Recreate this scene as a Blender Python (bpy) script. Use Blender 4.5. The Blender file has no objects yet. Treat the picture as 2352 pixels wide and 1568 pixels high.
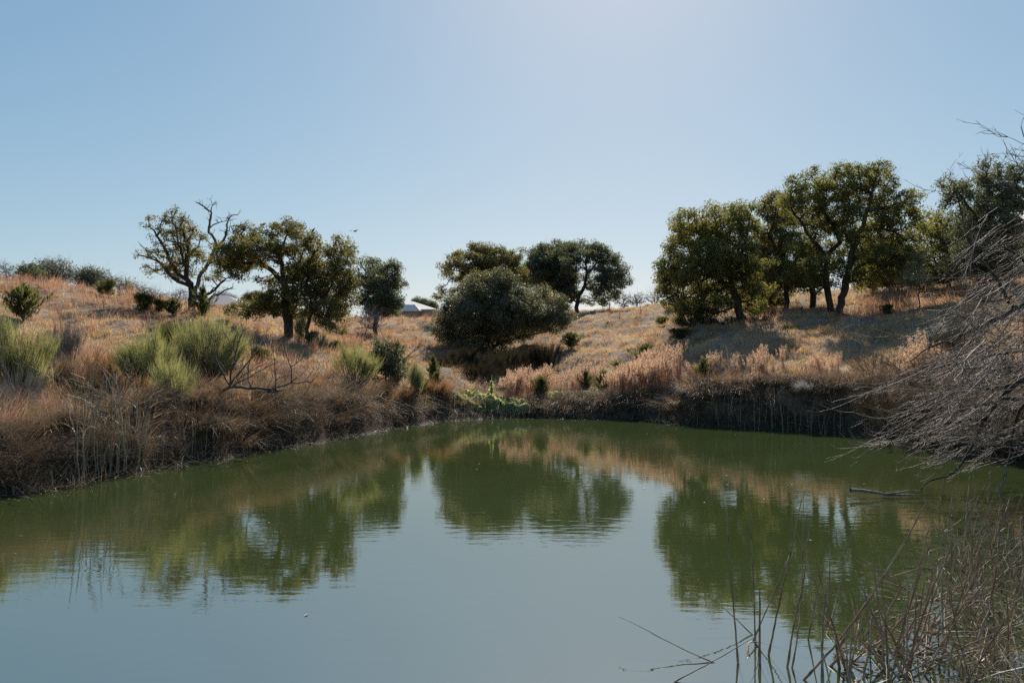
import bpy, math
import numpy as np
from mathutils import Vector

S = bpy.context.scene
COL = S.collection
F = 1829.0            # focal length in photo units (frame 2352 x 1568 units)
CX, CY = 1176.0, 784.0
PITCH = math.atan(56.0 / F)
CAM = np.array([0.0, 0.0, 2.2])

# ---------------------------------------------------------------- camera
cd = bpy.data.cameras.new('camera')
cd.sensor_width = 36.0
cd.lens = 36.0 * F / 2352.0
cd.clip_start = 0.05
cd.clip_end = 5000
co = bpy.data.objects.new('camera', cd)
co.location = CAM
co.rotation_euler = (math.pi / 2 + PITCH, 0, 0)
COL.objects.link(co)
S.camera = co

# ---------------------------------------------------------------- sky and sun
SUN_EL = math.radians(37)
SUN_AZ = math.radians(8)      # to the right of straight ahead (+Y)
w = bpy.data.worlds.new('World')
S.world = w
w.use_nodes = True
nt = w.node_tree
nt.nodes.clear()
sky = nt.nodes.new('ShaderNodeTexSky')
sky.sky_type = 'NISHITA'
sky.sun_disc = False
sky.sun_elevation = SUN_EL
sky.sun_rotation = SUN_AZ
sky.altitude = 200
sky.air_density = 1.0
sky.dust_density = 0.45
sky.ozone_density = 2.2
hs = nt.nodes.new('ShaderNodeHueSaturation')
hs.inputs['Saturation'].default_value = 0.92
tint = nt.nodes.new('ShaderNodeMix'); tint.data_type = 'RGBA'; tint.blend_type = 'MULTIPLY'; tint.inputs[0].default_value = 1.0
tint.inputs[7].default_value = (0.93, 1.0, 0.98, 1)
bg = nt.nodes.new('ShaderNodeBackground')
bg.inputs['Strength'].default_value = 0.1
wo = nt.nodes.new('ShaderNodeOutputWorld')
nt.links.new(sky.outputs[0], hs.inputs['Color'])
sep = nt.nodes.new('ShaderNodeSeparateColor'); cmb = nt.nodes.new('ShaderNodeCombineColor')
nt.links.new(hs.outputs[0], tint.inputs[6]); nt.links.new(tint.outputs[2], sep.inputs[0])
for ch, (pw, k_) in enumerate([(.95, .687), (.68, 1.12), (.5, 1.70)]):   # the camera's softer response to the blue of the sky
    a_ = nt.nodes.new('ShaderNodeMath'); a_.operation = 'POWER'; a_.inputs[1].default_value = pw
    b_ = nt.nodes.new('ShaderNodeMath'); b_.operation = 'MULTIPLY'; b_.inputs[1].default_value = k_
    nt.links.new(sep.outputs[ch], a_.inputs[0]); nt.links.new(a_.outputs[0], b_.inputs[0]); nt.links.new(b_.outputs[0], cmb.inputs[ch])
nt.links.new(cmb.outputs[0], bg.inputs['Color'])
nt.links.new(bg.outputs[0], wo.inputs['Surface'])

sd = bpy.data.lights.new('sun', 'SUN')
sd.energy = 5.0
sd.angle = math.radians(0.53)
sd.color = (1.0, 0.93, 0.83)
so = bpy.data.objects.new('sun', sd)
dirv = Vector((math.sin(SUN_AZ) * math.cos(SUN_EL), math.cos(SUN_AZ) * math.cos(SUN_EL), math.sin(SUN_EL)))
so.rotation_euler = dirv.to_track_quat('Z', 'Y').to_euler()
so.location = (20, 90, 80)
COL.objects.link(so)

S.view_settings.view_transform = 'Standard'
S.view_settings.look = 'None'
S.view_settings.exposure = 0.55
S.view_settings.gamma = 1.0
S.render.engine = 'CYCLES'
cy = S.cycles
cy.max_bounces = 8
cy.diffuse_bounces = 6
cy.glossy_bounces = 3
cy.transmission_bounces = 4
cy.transparent_max_bounces = 4
cy.caustics_reflective = False
cy.caustics_refractive = False
cy.sample_clamp_indirect = 4.0
cy.use_denoising = False

# ---------------------------------------------------------------- helpers
def ray(px, py):
    a = (px - CX) / F
    b = -(py - CY) / F
    c, s = math.cos(PITCH), math.sin(PITCH)
    return np.array([a, c - b * s, s + b * c])

def P(px, py, D):
    """world point on the line of sight of a photo position, at distance D ahead"""
    r = ray(px, py)
    return CAM + r * (D / r[1])

def PW(px, py):
    """world point where that line of sight meets the water"""
    r = ray(px, py)
    return CAM + r * (-CAM[2] / r[2])

def XY(px, D):
    return ((px - CX) / F * D, D)

def sm(a, b, x):
    t = np.clip((x - a) / (b - a), 0, 1)
    return t * t * (3 - 2 * t)

def unit(v):
    return v / np.maximum(np.linalg.norm(v, axis=-1, keepdims=True), 1e-9)

class Acc:
    def __init__(s):
        s.v = []; s.q = []; s.t = []; s.n = 0
    def add(s, v, q=None, t=None):
        v = np.asarray(v, dtype=np.float64).reshape(-1, 3)
        if q is not None and len(q): s.q.append(np.asarray(q, dtype=np.int64).reshape(-1, 4) + s.n)
        if t is not None and len(t): s.t.append(np.asarray(t, dtype=np.int64).reshape(-1, 3) + s.n)
        s.v.append(v); s.n += len(v)
    def build(s, name, mat, parent=None, origin=None, smooth=False):
        v = np.concatenate(s.v) if s.v else np.zeros((0, 3))
        if origin is not None: v = v - np.asarray(origin)
        q = np.concatenate(s.q) if s.q else np.zeros((0, 4), np.int64)
        t = np.concatenate(s.t) if s.t else np.zeros((0, 3), np.int64)
        me = bpy.data.meshes.new(name)
        me.vertices.add(len(v))
        me.vertices.foreach_set('co', v.astype(np.float32).ravel())
        nl = q.size + t.size
        me.loops.add(nl)
        me.loops.foreach_set('vertex_index', np.concatenate([q.ravel(), t.ravel()]).astype(np.int32))
        tot = np.concatenate([np.full(len(q), 4), np.full(len(t), 3)]).astype(np.int32)
        st = np.concatenate([[0], np.cumsum(tot)[:-1]]).astype(np.int32) if len(tot) else tot
        me.polygons.add(len(tot))
        me.polygons.foreach_set('loop_start', st)
        me.polygons.foreach_set('loop_total', tot)
        if smooth: me.polygons.foreach_set('use_smooth', np.ones(len(tot), bool))
        me.update(calc_edges=True)
        me.materials.append(mat)
        o = bpy.data.objects.new(name, me)
        COL.objects.link(o)
        if parent is not None: o.parent = parent
        elif origin is not None: o.location = origin
        return o

def thing(name, label, cat, loc=(0, 0, 0), group=None):
    o = bpy.data.objects.new(name, None)
    o.empty_display_size = 0.2
    o.location = loc
    COL.objects.link(o)
    o['label'] = label; o['category'] = cat
    if group: o['group'] = group
    return o

def tag(o, label=None, cat=None, group=None, kind=None):
    if label: o['label'] = label
    if cat: o['category'] = cat
    if group: o['group'] = group
    if kind: o['kind'] = kind
    return o

def dup(root, loc, rz=0.0, sc=(1, 1, 1), label=None, tilt=(0, 0)):
    r = root.copy(); COL.objects.link(r)
    r.location = loc; r.rotation_euler = (tilt[0], tilt[1], rz); r.scale = sc
    if label: r['label'] = label
    for ch in root.children:
        c = ch.copy(); COL.objects.link(c); c.parent = r
    return r

def segs(acc, p0, p1, r0, r1, t0, t1, n):
    """tapered prisms between point pairs; t0/t1 are ring tangents, shared rings coincide"""
    N = len(p0)
    if N == 0: return
    ref = np.array([0.31, 0.87, 0.13])
    def ring(p, r, t):
        t = unit(t)
        a = unit(np.cross(t, ref)); b = np.cross(t, a)
        an = np.arange(n) * 2 * math.pi / n
        return p[:, None, :] + r[:, None, None] * (np.cos(an)[None, :, None] * a[:, None, :] + np.sin(an)[None, :, None] * b[:, None, :])
    v = np.stack([ring(p0, r0, t0), ring(p1, r1, t1)], 1).reshape(-1, 3)
    base = (np.arange(N) * 2 * n)[:, None]
    k = np.arange(n); k2 = (k + 1) % n
    q = np.stack([base + k, base + k2, base + n + k2, base + n + k], -1).reshape(-1, 4)
    acc.add(v, q)

def tube(acc, pts, radii, n=6):
    p = np.asarray(pts, float); r = np.asarray(radii, float) * np.ones(len(p))
    t = np.gradient(p, axis=0)
    segs(acc, p[:-1], p[1:], r[:-1], r[1:], t[:-1], t[1:], n)

def smooth_path(pts, step, rng=None, jit=0.0):
    """Catmull-Rom through points, resampled about every step"""
    p = np.asarray(pts, float)
    if len(p) == 2:
        n = max(2, int(np.linalg.norm(p[1] - p[0]) / step) + 1)
        out = p[0] + (p[1] - p[0]) * np.linspace(0, 1, n)[:, None]
    else:
        q = np.vstack([2 * p[0] - p[1], p, 2 * p[-1] - p[-2]]); out = []
        for i in range(1, len(q) - 2):
            n = max(1, int(np.linalg.norm(q[i + 1] - q[i]) / step + 0.5))
            for t in np.arange(n) / n:
                a, b, c, d = q[i - 1], q[i], q[i + 1], q[i + 2]
                out.append(0.5 * ((2 * b) + (c - a) * t + (2 * a - 5 * b + 4 * c - d) * t * t + (3 * b - a - 3 * c + d) * t ** 3))
        out.append(p[-1]); out = np.array(out)
    if rng is not None and jit and len(out) > 2:
        out[1:-1] += rng.normal(0, jit, (len(out) - 2, 3))
    return out

def leaves(acc, c, size, rng, up=0.3, aspect=0.55, d=None, spread=1.0):
    """pointed leaf quads, one per centre"""
    N = len(c)
    if N == 0: return
    if d is None:
        d = unit(rng.normal(0, 1, (N, 3)) + np.array([0, 0, up]))
    else:
        d = unit(d + rng.normal(0, spread, (N, 3)))
    s = unit(np.cross(d, rng.normal(0, 1, (N, 3))))
    nrm = np.cross(d, s)
    L = (size * rng.uniform(0.45, 1.6, N))[:, None]
    W = L * aspect * 0.5
    a = c - d * L * 0.5
    b = c + s * W + nrm * L * 0.08
    e = c + d * L * 0.5
    f = c - s * W + nrm * L * 0.08
    v = np.stack([a, b, e, f], 1).reshape(-1, 3)
    acc.add(v, np.arange(N * 4).reshape(-1, 4))

def blades(acc, base, h, wd, lean, droop, rng, dirn=None, nseg=3, faced=None):
    """curved tapering ribbons. lean: Nx2 sideways reach (fraction of h); droop: how far the tip bends over"""
    N = len(base)
    if N == 0: return
    h = np.broadcast_to(h, N).astype(float); wd = np.broadcast_to(wd, N); droop = np.broadcast_to(droop, N)
    ts = np.linspace(0, 1, nseg + 1)
    if dirn is None: dirn = np.tile([0, 0, 1.0], (N, 1))
    l3 = np.concatenate([lean, np.zeros((N, 1))], 1)
    an = rng.uniform(0, 2 * math.pi, N)
    wv = np.stack([np.cos(an), np.sin(an), np.zeros(N)], 1)
    rows = []
    for t in ts:
        p = base + dirn * (h * t)[:, None] + l3 * (h * t * (0.35 + 0.65 * t))[:, None]
        p[:, 2] -= h * droop * t ** 2.4
        rows.append((p, wd * (1 - t) ** 0.6))
    vs = []
    for p, ww in rows[:-1]:
        vs += [p - wv * ww[:, None] * 0.5, p + wv * ww[:, None] * 0.5]
    vs.append(rows[-1][0])
    v = np.stack(vs, 1)
    m = v.shape[1]
    b0 = (np.arange(N) * m)[:, None]
    q = [np.concatenate([b0 + 2 * i, b0 + 2 * i + 1, b0 + 2 * i + 3, b0 + 2 * i + 2], 1) for i in range(nseg - 1)]
    t = np.concatenate([b0 + m - 3, b0 + m - 2, b0 + m - 1], 1)
    acc.add(v.reshape(-1, 3), np.concatenate(q) if q else None, t)

# ---------------------------------------------------------------- materials
def nodes(name):
    m = bpy.data.materials.new(name); m.use_nodes = True
    t = m.node_tree; t.nodes.clear()
    o = t.nodes.new('ShaderNodeOutputMaterial')
    return m, t, o

def ramp(t, cols, fac=None, pos=None):
    r = t.nodes.new('ShaderNodeValToRGB')
    e = r.color_ramp.elements
    n = len(cols)
    while len(e) < n: e.new(0.5)
    for i, c in enumerate(cols):
        e[i].position = pos[i] if pos else i / (n - 1)
        e[i].color = (*c, 1)
    if fac is not None: t.links.new(fac, r.inputs[0])
    return r

def noise(t, scale, detail=3, coord='Object', rough=0.55):
    tc = t.nodes.new('ShaderNodeTexCoord')
    n = t.nodes.new('ShaderNodeTexNoise')
    n.inputs['Scale'].default_value = scale
    n.inputs['Detail'].default_value = detail
    n.inputs['Roughness'].default_value = rough
    t.links.new(tc.outputs[coord], n.inputs['Vector'])
    return n

def leaf_mat(name, cols, trans=0.4, tcol=None, gloss=0.06, rough=0.55, patch=0.6, patch_scale=0.5):
    """thin plant tissue: colour differs from leaf to leaf and from patch to patch; lets light through"""
    m, t, o = nodes(name)
    g = t.nodes.new('ShaderNodeNewGeometry')
    n = noise(t, patch_scale, 3, 'Object')
    mx = t.nodes.new('ShaderNodeMix'); mx.data_type = 'FLOAT'
    mx.inputs[0].default_value = patch
    t.links.new(g.outputs['Random Per Island'], mx.inputs[2])
    mr = t.nodes.new('ShaderNodeMapRange')
    mr.inputs[1].default_value = 0.3; mr.inputs[2].default_value = 0.7
    t.links.new(n.outputs[0], mr.inputs[0])
    t.links.new(mr.outputs[0], mx.inputs[3])
    r = ramp(t, cols, mx.outputs[0])
    d = t.nodes.new('ShaderNodeBsdfDiffuse')
    t.links.new(r.outputs[0], d.inputs[0])
    tr = t.nodes.new('ShaderNodeBsdfTranslucent')
    hm = t.nodes.new('ShaderNodeMix'); hm.data_type = 'RGBA'; hm.blend_type = 'MULTIPLY'
    hm.inputs[0].default_value = 1.0
    t.links.new(r.outputs[0], hm.inputs[6])
    hm.inputs[7].default_value = (*(tcol or (1.6, 1.5, 0.9)), 1)
    t.links.new(hm.outputs[2], tr.inputs[0])
    s = t.nodes.new('ShaderNodeMixShader'); s.inputs[0].default_value = trans
    t.links.new(d.outputs[0], s.inputs[1]); t.links.new(tr.outputs[0], s.inputs[2])
    gl = t.nodes.new('ShaderNodeBsdfGlossy'); gl.inputs['Roughness'].default_value = rough
    gl.inputs[0].default_value = (0.9, 0.95, 1, 1)
    fr = t.nodes.new('ShaderNodeFresnel'); fr.inputs[0].default_value = 1.4
    ml = t.nodes.new('ShaderNodeMath'); ml.operation = 'MULTIPLY'; ml.inputs[1].default_value = gloss * 2.0
    mc = t.nodes.new('ShaderNodeMath'); mc.operation = 'MINIMUM'; mc.inputs[1].default_value = gloss * .8
    t.links.new(ml.outputs[0], mc.inputs[0]); ml_out = mc
    t.links.new(fr.outputs[0], ml.inputs[0])
    s2 = t.nodes.new('ShaderNodeMixShader')
    t.links.new(ml_out.outputs[0], s2.inputs[0])
    t.links.new(s.outputs[0], s2.inputs[1]); t.links.new(gl.outputs[0], s2.inputs[2])
    t.links.new(s2.outputs[0], o.inputs[0])
    return m

def solid_mat(name, cols, scale=6, rough=0.8, bump=0.3, spec=0.3, stretch=None):
    m, t, o = nodes(name)
    n = noise(t, scale, 5)
    if stretch:
        mp = t.nodes.new('ShaderNodeMapping'); mp.inputs['Scale'].default_value = stretch
        tc = t.nodes.new('ShaderNodeTexCoord')
        t.links.new(tc.outputs['Object'], mp.inputs[0]); t.links.new(mp.outputs[0], n.inputs['Vector'])
    r = ramp(t, cols, n.outputs[0], [0.3 + 0.4 * i / (len(cols) - 1) for i in range(len(cols))])
    b = t.nodes.new('ShaderNodeBsdfPrincipled')
    b.inputs['Roughness'].default_value = rough
    b.inputs['Specular IOR Level'].default_value = spec
    t.links.new(r.outputs[0], b.inputs['Base Color'])
    if bump:
        bp = t.nodes.new('ShaderNodeBump'); bp.inputs['Strength'].default_value = bump
        bp.inputs['Distance'].default_value = 0.05
        t.links.new(n.outputs[0], bp.inputs['Height']); t.links.new(bp.outputs[0], b.inputs['Normal'])
    t.links.new(b.outputs[0], o.inputs[0])
    return m

M = {}
M['bark'] = solid_mat('oak_bark', [(0.026, 0.022, 0.019), (0.052, 0.045, 0.038), (0.085, 0.074, 0.063)], 9, 0.9, 0.6, 0.2, (1, 1, .3))
M['greybark'] = solid_mat('grey_bark', [(0.11, 0.10, 0.09), (0.19, 0.17, 0.155), (0.26, 0.235, 0.21)], 12, 0.75, 0.4)
M['limbbark'] = solid_mat('weathered_bark', [(0.07, 0.06, 0.055), (0.11, 0.10, 0.09), (0.16, 0.145, 0.13)], 12, 0.8, 0.4)
M['twig'] = solid_mat('bare_twigs', [(0.05, 0.04, 0.036), (0.09, 0.075, 0.066), (0.14, 0.12, 0.105)], 4, 0.7, 0)
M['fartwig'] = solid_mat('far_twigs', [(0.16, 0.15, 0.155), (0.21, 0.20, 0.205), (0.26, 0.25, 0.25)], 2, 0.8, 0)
M['willow'] = solid_mat('willow_twigs', [(0.10, 0.073, 0.056), (0.18, 0.138, 0.108), (0.27, 0.215, 0.175)], 5, 0.6, 0, 0.3)
M['oak_dark'] = leaf_mat('oak_leaves_dark', [(0.06, 0.063, 0.026), (0.105, 0.105, 0.04), (0.165, 0.148, 0.054), (0.25, 0.2, 0.075)], 0.5, gloss=.08)
M['oak_gold'] = leaf_mat('oak_leaves_golden', [(0.07, 0.075, 0.03), (0.13, 0.12, 0.045), (0.2, 0.16, 0.06), (0.27, 0.2, 0.08)], 0.48, gloss=.08)
M['oak_olive'] = leaf_mat('oak_leaves_olive', [(0.062, 0.073, 0.029), (0.115, 0.124, 0.042), (0.175, 0.172, 0.054), (0.27, 0.235, 0.075)], 0.54, gloss=.08)
M['oak_grey'] = leaf_mat('oak_leaves_grey_green', [(0.045, 0.058, 0.038), (0.08, 0.096, 0.06), (0.13, 0.14, 0.085), (0.21, 0.205, 0.13)], 0.48, gloss=0.1)
M['silver'] = leaf_mat('silvery_leaves', [(0.045, 0.052, 0.024), (0.085, 0.09, 0.045), (0.165, 0.16, 0.095), (0.38, 0.36, 0.26)], 0.4, gloss=0.16, rough=0.5, patch_scale=.9)
M['juniper'] = leaf_mat('juniper_sprays', [(0.05, 0.062, 0.028), (0.09, 0.1, 0.042), (0.15, 0.148, 0.065)], 0.48, gloss=0.05)
M['broom'] = leaf_mat('broom_sprays', [(0.16, 0.175, 0.09), (0.24, 0.245, 0.13), (0.33, 0.32, 0.18)], 0.45, gloss=0.05)
M['straw'] = leaf_mat('straw_blades', [(0.32, 0.203, 0.115), (0.47, 0.32, 0.185), (0.61, 0.44, 0.265), (0.74, 0.56, 0.36)], 0.45, (1.15, 1.05, 0.85), 0.06, patch=0.5, patch_scale=0.35)
M['red'] = leaf_mat('red_grass_blades', [(0.27, 0.14, 0.095), (0.38, 0.215, 0.15), (0.48, 0.31, 0.23), (0.58, 0.42, 0.33)], 0.4, (1.2, 1.0, 0.8), 0.05, patch=0.5, patch_scale=0.3)
M['brown'] = leaf_mat('bank_grass_blades', [(0.11, 0.075, 0.05), (0.21, 0.148, 0.098), (0.32, 0.24, 0.165), (0.48, 0.38, 0.28)], 0.33, (1.2, 1.0, 0.75), 0.08, patch=0.5, patch_scale=0.5)
M['reed'] = leaf_mat('dead_reed', [(0.14, 0.10, 0.065), (0.22, 0.165, 0.11), (0.33, 0.26, 0.185)], 0.15, (1.1, 1, .8), 0.07, 0.5, patch=0.3, patch_scale=2)
M['palereed'] = leaf_mat('pale_dead_reed', [(0.26, 0.2, 0.14), (0.38, 0.31, 0.22), (0.5, 0.42, 0.31)], 0.2, (1.1, 1, .8), 0.07, 0.5, patch=0.3, patch_scale=2)
M['nearreed'] = leaf_mat('brown_dead_reed', [(0.18, 0.12, 0.075), (0.35, 0.25, 0.165), (0.55, 0.43, 0.31)], 0.15, (1.1, 1, .8), 0.1, 0.45, patch=0.45, patch_scale=3)
M['plume'] = leaf_mat('seed_plumes', [(0.52, 0.35, 0.23), (0.70, 0.51, 0.36), (0.84, 0.67, 0.51)], 0.45, (1.1, 1.0, .9), 0.03)
M['clover'] = leaf_mat('creeper_leaves', [(0.15, 0.18, 0.095), (0.32, 0.35, 0.2), (0.55, 0.56, 0.4)], 0.55, gloss=0.2)
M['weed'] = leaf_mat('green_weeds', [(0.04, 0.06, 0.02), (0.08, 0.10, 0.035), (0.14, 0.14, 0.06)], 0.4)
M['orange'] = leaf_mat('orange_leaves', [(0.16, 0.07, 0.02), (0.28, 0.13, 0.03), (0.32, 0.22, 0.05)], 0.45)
M['brush'] = leaf_mat('dark_brush_and_shade', [(0.022, 0.019, 0.015), (0.04, 0.034, 0.026), (0.075, 0.06, 0.045)], 0.25, gloss=.03)  # bank and grove brush; its near-black tone also paints shade in the hollow
M['greytwig'] = leaf_mat('grey_twigs', [(0.13, 0.115, 0.105), (0.2, 0.18, 0.165), (0.3, 0.27, 0.25)], 0.15, (1, 1, 1), .05)
M['red2'] = leaf_mat('rusty_scrub', [(0.12, 0.06, 0.036), (0.22, 0.115, 0.066), (0.34, 0.2, 0.12)], 0.4, gloss=.03)
M['dullbrown'] = leaf_mat('dull_dead_grass', [(0.07, 0.05, 0.035), (0.13, 0.095, 0.068), (0.21, 0.16, 0.12), (0.32, 0.26, 0.2)], 0.3, (1.1, 1, .8), .05, patch=.5, patch_scale=.8)
M['fluff'] = leaf_mat('pale_fluff', [(0.30, 0.27, 0.24), (0.42, 0.39, 0.35), (0.55, 0.52, 0.48)], 0.35, (1, 1, 1), 0.03)

# ground
m, t, o = nodes('dry_ground')
tc = t.nodes.new('ShaderNodeNewGeometry')
n1 = noise(t, 0.35, 6); n2 = noise(t, 6.0, 8, rough=0.7)
r1 = ramp(t, [(0.2, 0.135, 0.09), (0.29, 0.205, 0.14), (0.37, 0.275, 0.19)], n1.outputs[0], [0.3, 0.5, 0.7])
r2 = ramp(t, [(0.35, 0.33, 0.3), (1, 1, 1), (1.0, 0.95, 0.9)], n2.outputs[0], [0.35, 0.55, 0.75])
mm = t.nodes.new('ShaderNodeMix'); mm.data_type = 'RGBA'; mm.blend_type = 'MULTIPLY'; mm.inputs[0].default_value = 0.9
t.links.new(r1.outputs[0], mm.inputs[6]); t.links.new(r2.outputs[0], mm.inputs[7])
sx = t.nodes.new('ShaderNodeSeparateXYZ'); t.links.new(tc.outputs['Position'], sx.inputs[0])
mr = t.nodes.new('ShaderNodeMapRange'); mr.inputs[1].default_value = 0.1; mr.inputs[2].default_value = 1.5
t.links.new(sx.outputs[2], mr.inputs[0])
wet = t.nodes.new('ShaderNodeMix'); wet.data_type = 'RGBA'
t.links.new(mr.outputs[0], wet.inputs[0]); wet.inputs[6].default_value = (0.05, 0.036, 0.026, 1)
t.links.new(mm.outputs[2], wet.inputs[7])
b = t.nodes.new('ShaderNodeBsdfPrincipled')
t.links.new(wet.outputs[2], b.inputs['Base Color'])
b.inputs['Specular IOR Level'].default_value = 0.12
rr = t.nodes.new('ShaderNodeMapRange'); rr.inputs[1].default_value = 0.0; rr.inputs[2].default_value = 0.1
rr.inputs[3].default_value = 0.6; rr.inputs[4].default_value = 0.95
t.links.new(sx.outputs[2], rr.inputs[0]); t.links.new(rr.outputs[0], b.inputs['Roughness'])
bp = t.nodes.new('ShaderNodeBump'); bp.inputs['Strength'].default_value = 0.9; bp.inputs['Distance'].default_value = 0.12
t.links.new(n2.outputs[0], bp.inputs['Height']); t.links.new(bp.outputs[0], b.inputs['Normal'])
t.links.new(b.outputs[0], o.inputs[0])
M['ground'] = m

# water: turbid green body under a clear, slightly rippled surface
m, t, o = nodes('pond_water')
b = t.nodes.new('ShaderNodeBsdfPrincipled')
nb = noise(t, 0.12, 3)
rb = ramp(t, [(0.034, 0.047, 0.014), (0.044, 0.058, 0.020)], nb.outputs[0], [0.35, 0.65])
t.links.new(rb.outputs[0], b.inputs['Base Color'])
b.inputs['Roughness'].default_value = 0.02
b.inputs['IOR'].default_value = 4.8
tc = t.nodes.new('ShaderNodeTexCoord')
mp = t.nodes.new('ShaderNodeMapping'); mp.inputs['Scale'].default_value = (1.0, 2.6, 1)
t.links.new(tc.outputs['Object'], mp.inputs[0])
a1 = t.nodes.new('ShaderNodeTexNoise'); a1.inputs['Scale'].default_value = 2.4; a1.inputs['Detail'].default_value = 3
a2 = t.nodes.new('ShaderNodeTexNoise'); a2.inputs['Scale'].default_value = 0.25; a2.inputs['Detail'].default_value = 2
t.links.new(mp.outputs[0], a1.inputs['Vector']); t.links.new(tc.outputs['Object'], a2.inputs['Vector'])
st = t.nodes.new('ShaderNodeMapRange'); st.inputs[1].default_value = 0.35; st.inputs[2].default_value = 0.7
st.inputs[3].default_value = 0.25; st.inputs[4].default_value = 1.0
t.links.new(a2.outputs[0], st.inputs[0])
mu = t.nodes.new('ShaderNodeMath'); mu.operation = 'MULTIPLY'
t.links.new(a1.outputs[0], mu.inputs[0]); t.links.new(st.outputs[0], mu.inputs[1])
bp = t.nodes.new('ShaderNodeBump'); bp.inputs['Strength'].default_value = 1.0; bp.inputs['Distance'].default_value = 0.003
t.links.new(mu.outputs[0], bp.inputs['Height']); t.links.new(bp.outputs[0], b.inputs['Normal'])
t.links.new(b.outputs[0], o.inputs[0])
M['water'] = m

# ---------------------------------------------------------------- terrain
shore_px = [(0, 1140), (80, 1128), (150, 1112), (300, 1088), (450, 1062), (600, 1036), (750, 1012), (900, 985),
            (1010, 967), (1100, 962), (1200, 958), (1350, 962), (1480, 965), (1560, 974), (1650, 980), (1800, 988),
            (1930, 994), (2010, 1004), (2100, 1024), (2200, 1042), (2352, 1066)]
shore = [PW(*p)[:2] for p in shore_px]
shore += [np.array(q, float) for q in [(12.6, 15.5), (12.8, 12), (11.5, 9), (9.0, 6.2), (6.2, 3.6), (3.2, 1.9), (0.5, 1.3),
          (-3, 1.2), (-6.5, 2.2), (-9.2, 4.6), (-10.2, 8), (-9.8, 11)]]
SH = np.array(shore)

def sdist(x, y):
    """signed distance to the waterline, positive on land"""
    x = np.asarray(x, float); y = np.asarray(y, float)
    best = np.full(x.shape, 1e9); ins = np.zeros(x.shape, bool)
    for i in range(len(SH)):
        a = SH[i]; b_ = SH[(i + 1) % len(SH)]; e = b_ - a
        tt = np.clip(((x - a[0]) * e[0] + (y - a[1]) * e[1]) / (e @ e), 0, 1)
        best = np.minimum(best, np.hypot(x - a[0] - tt * e[0], y - a[1] - tt * e[1]))
        c = ((a[1] > y) != (b_[1] > y))
        xi = a[0] + (y - a[1]) / np.where(abs(e[1]) < 1e-9, 1e-9, e[1]) * e[0]
        ins ^= c & (x < xi)
    return np.where(ins, -best, best)

prof = {
    -500: [(14, 1050), (25, 900), (50, 640), (100, 640)],
    0: [(16.5, 985), (20, 905), (26, 850), (36, 740), (50, 648), (90, 668)],
    150: [(18, 965), (22, 890), (28, 840), (38, 740), (50, 664), (90, 680)],
    300: [(18.6, 930), (24, 875), (32, 800), (42, 735), (52, 695), (95, 704)],
    450: [(20, 930), (26, 870), (34, 805), (44, 742), (56, 722), (100, 717)],
    650: [(24.5, 920), (32, 842), (44, 780), (60, 752), (90, 722)],
    850: [(30.5, 910), (40, 835), (60, 784), (88, 744), (120, 742)],
    1000: [(34.5, 915), (42, 858), (60, 795), (95, 737), (200, 737)],
    1130: [(36, 925), (44, 872), (52, 806), (64, 762), (95, 731)],
    1250: [(36, 922), (42, 878), (52, 812), (66, 755), (95, 728)],
    1350: [(36, 918), (42, 862), (55, 788), (79, 724), (100, 724)],
    1450: [(35.5, 915), (42, 838), (55, 780), (75, 716), (100, 715)],
    1600: [(32.3, 880), (38, 805), (46, 742), (65, 700), (100, 705)],
    1750: [(30.6, 870), (36, 806), (45, 742), (62, 700), (100, 702)],
    1900: [(29.4, 868), (34, 822), (44, 733), (58, 690), (100, 690)],
    2050: [(26.5, 880), (34, 795), (44, 715), (54, 680), (100, 680)],
    2200: [(23.5, 900), (30, 800), (40, 705), (50, 664), (100, 655)],
    2352: [(21.5, 930), (28, 800), (36, 705), (44, 640), (60, 632), (100, 632)],
    2900: [(20, 850), (30, 720), (45, 600), (80, 620)],
}
cp = []
for px, L in prof.items():
    for D, py in L:
        cp.append(P(px, py, D))
for q in [(-40, -10, 3), (-12, 0, .9), (-4, -3, .7), (4, -3, .7), (16, 2, 1.2), (30, -10, 3), (0, -30, 3), (16, 14, 1.3), (-13, 9, .9),
          (-300, 300, 25), (0, 400, 26), (300, 300, 25), (-300, -100, 12), (300, -100, 12), (0, -300, 12), (-120, 120, 14), (120, 120, 16), (60, 200, 14), (-60, 200, 14)]:
    cp.append(np.array(q, float))
cp = np.array(cp)
def _phi(r): return r              # linear kernel: calm between and beyond points
_A = np.hypot(cp[:, None, 0] - cp[None, :, 0], cp[:, None, 1] - cp[None, :, 1])
_n = len(cp)
_B = np.zeros((_n + 3, _n + 3))
_B[:_n, :_n] = _phi(_A) + np.eye(_n) * -0.02
_B[:_n, _n] = 1; _B[:_n, _n + 1:] = cp[:, :2]; _B[_n, :_n] = 1; _B[_n + 1:, :_n] = cp[:, :2].T
_W = np.linalg.solve(_B, np.concatenate([cp[:, 2], np.zeros(3)]))
_rw = np.random.default_rng(5)
_waves = [(_rw.uniform(0, 6.28), _rw.uniform(0, 6.28), 2 * math.pi / L_, a_) for L_, a_ in
          [(11, .12), (7, .1), (5, .09), (3.4, .07), (2.3, .05), (1.6, .04), (1.1, .03), (.8, .02), (2.9, .06), (4.3, .07)]]
def bumps(x, y):
    z = 0
    for an, ph, k, a in _waves:
        z = z + a * np.sin(k * (x * math.cos(an) + y * math.sin(an)) + ph + 0.8 * np.sin(k * .37 * (y * math.cos(an) - x * math.sin(an)) + ph * 2))
    return z
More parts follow.
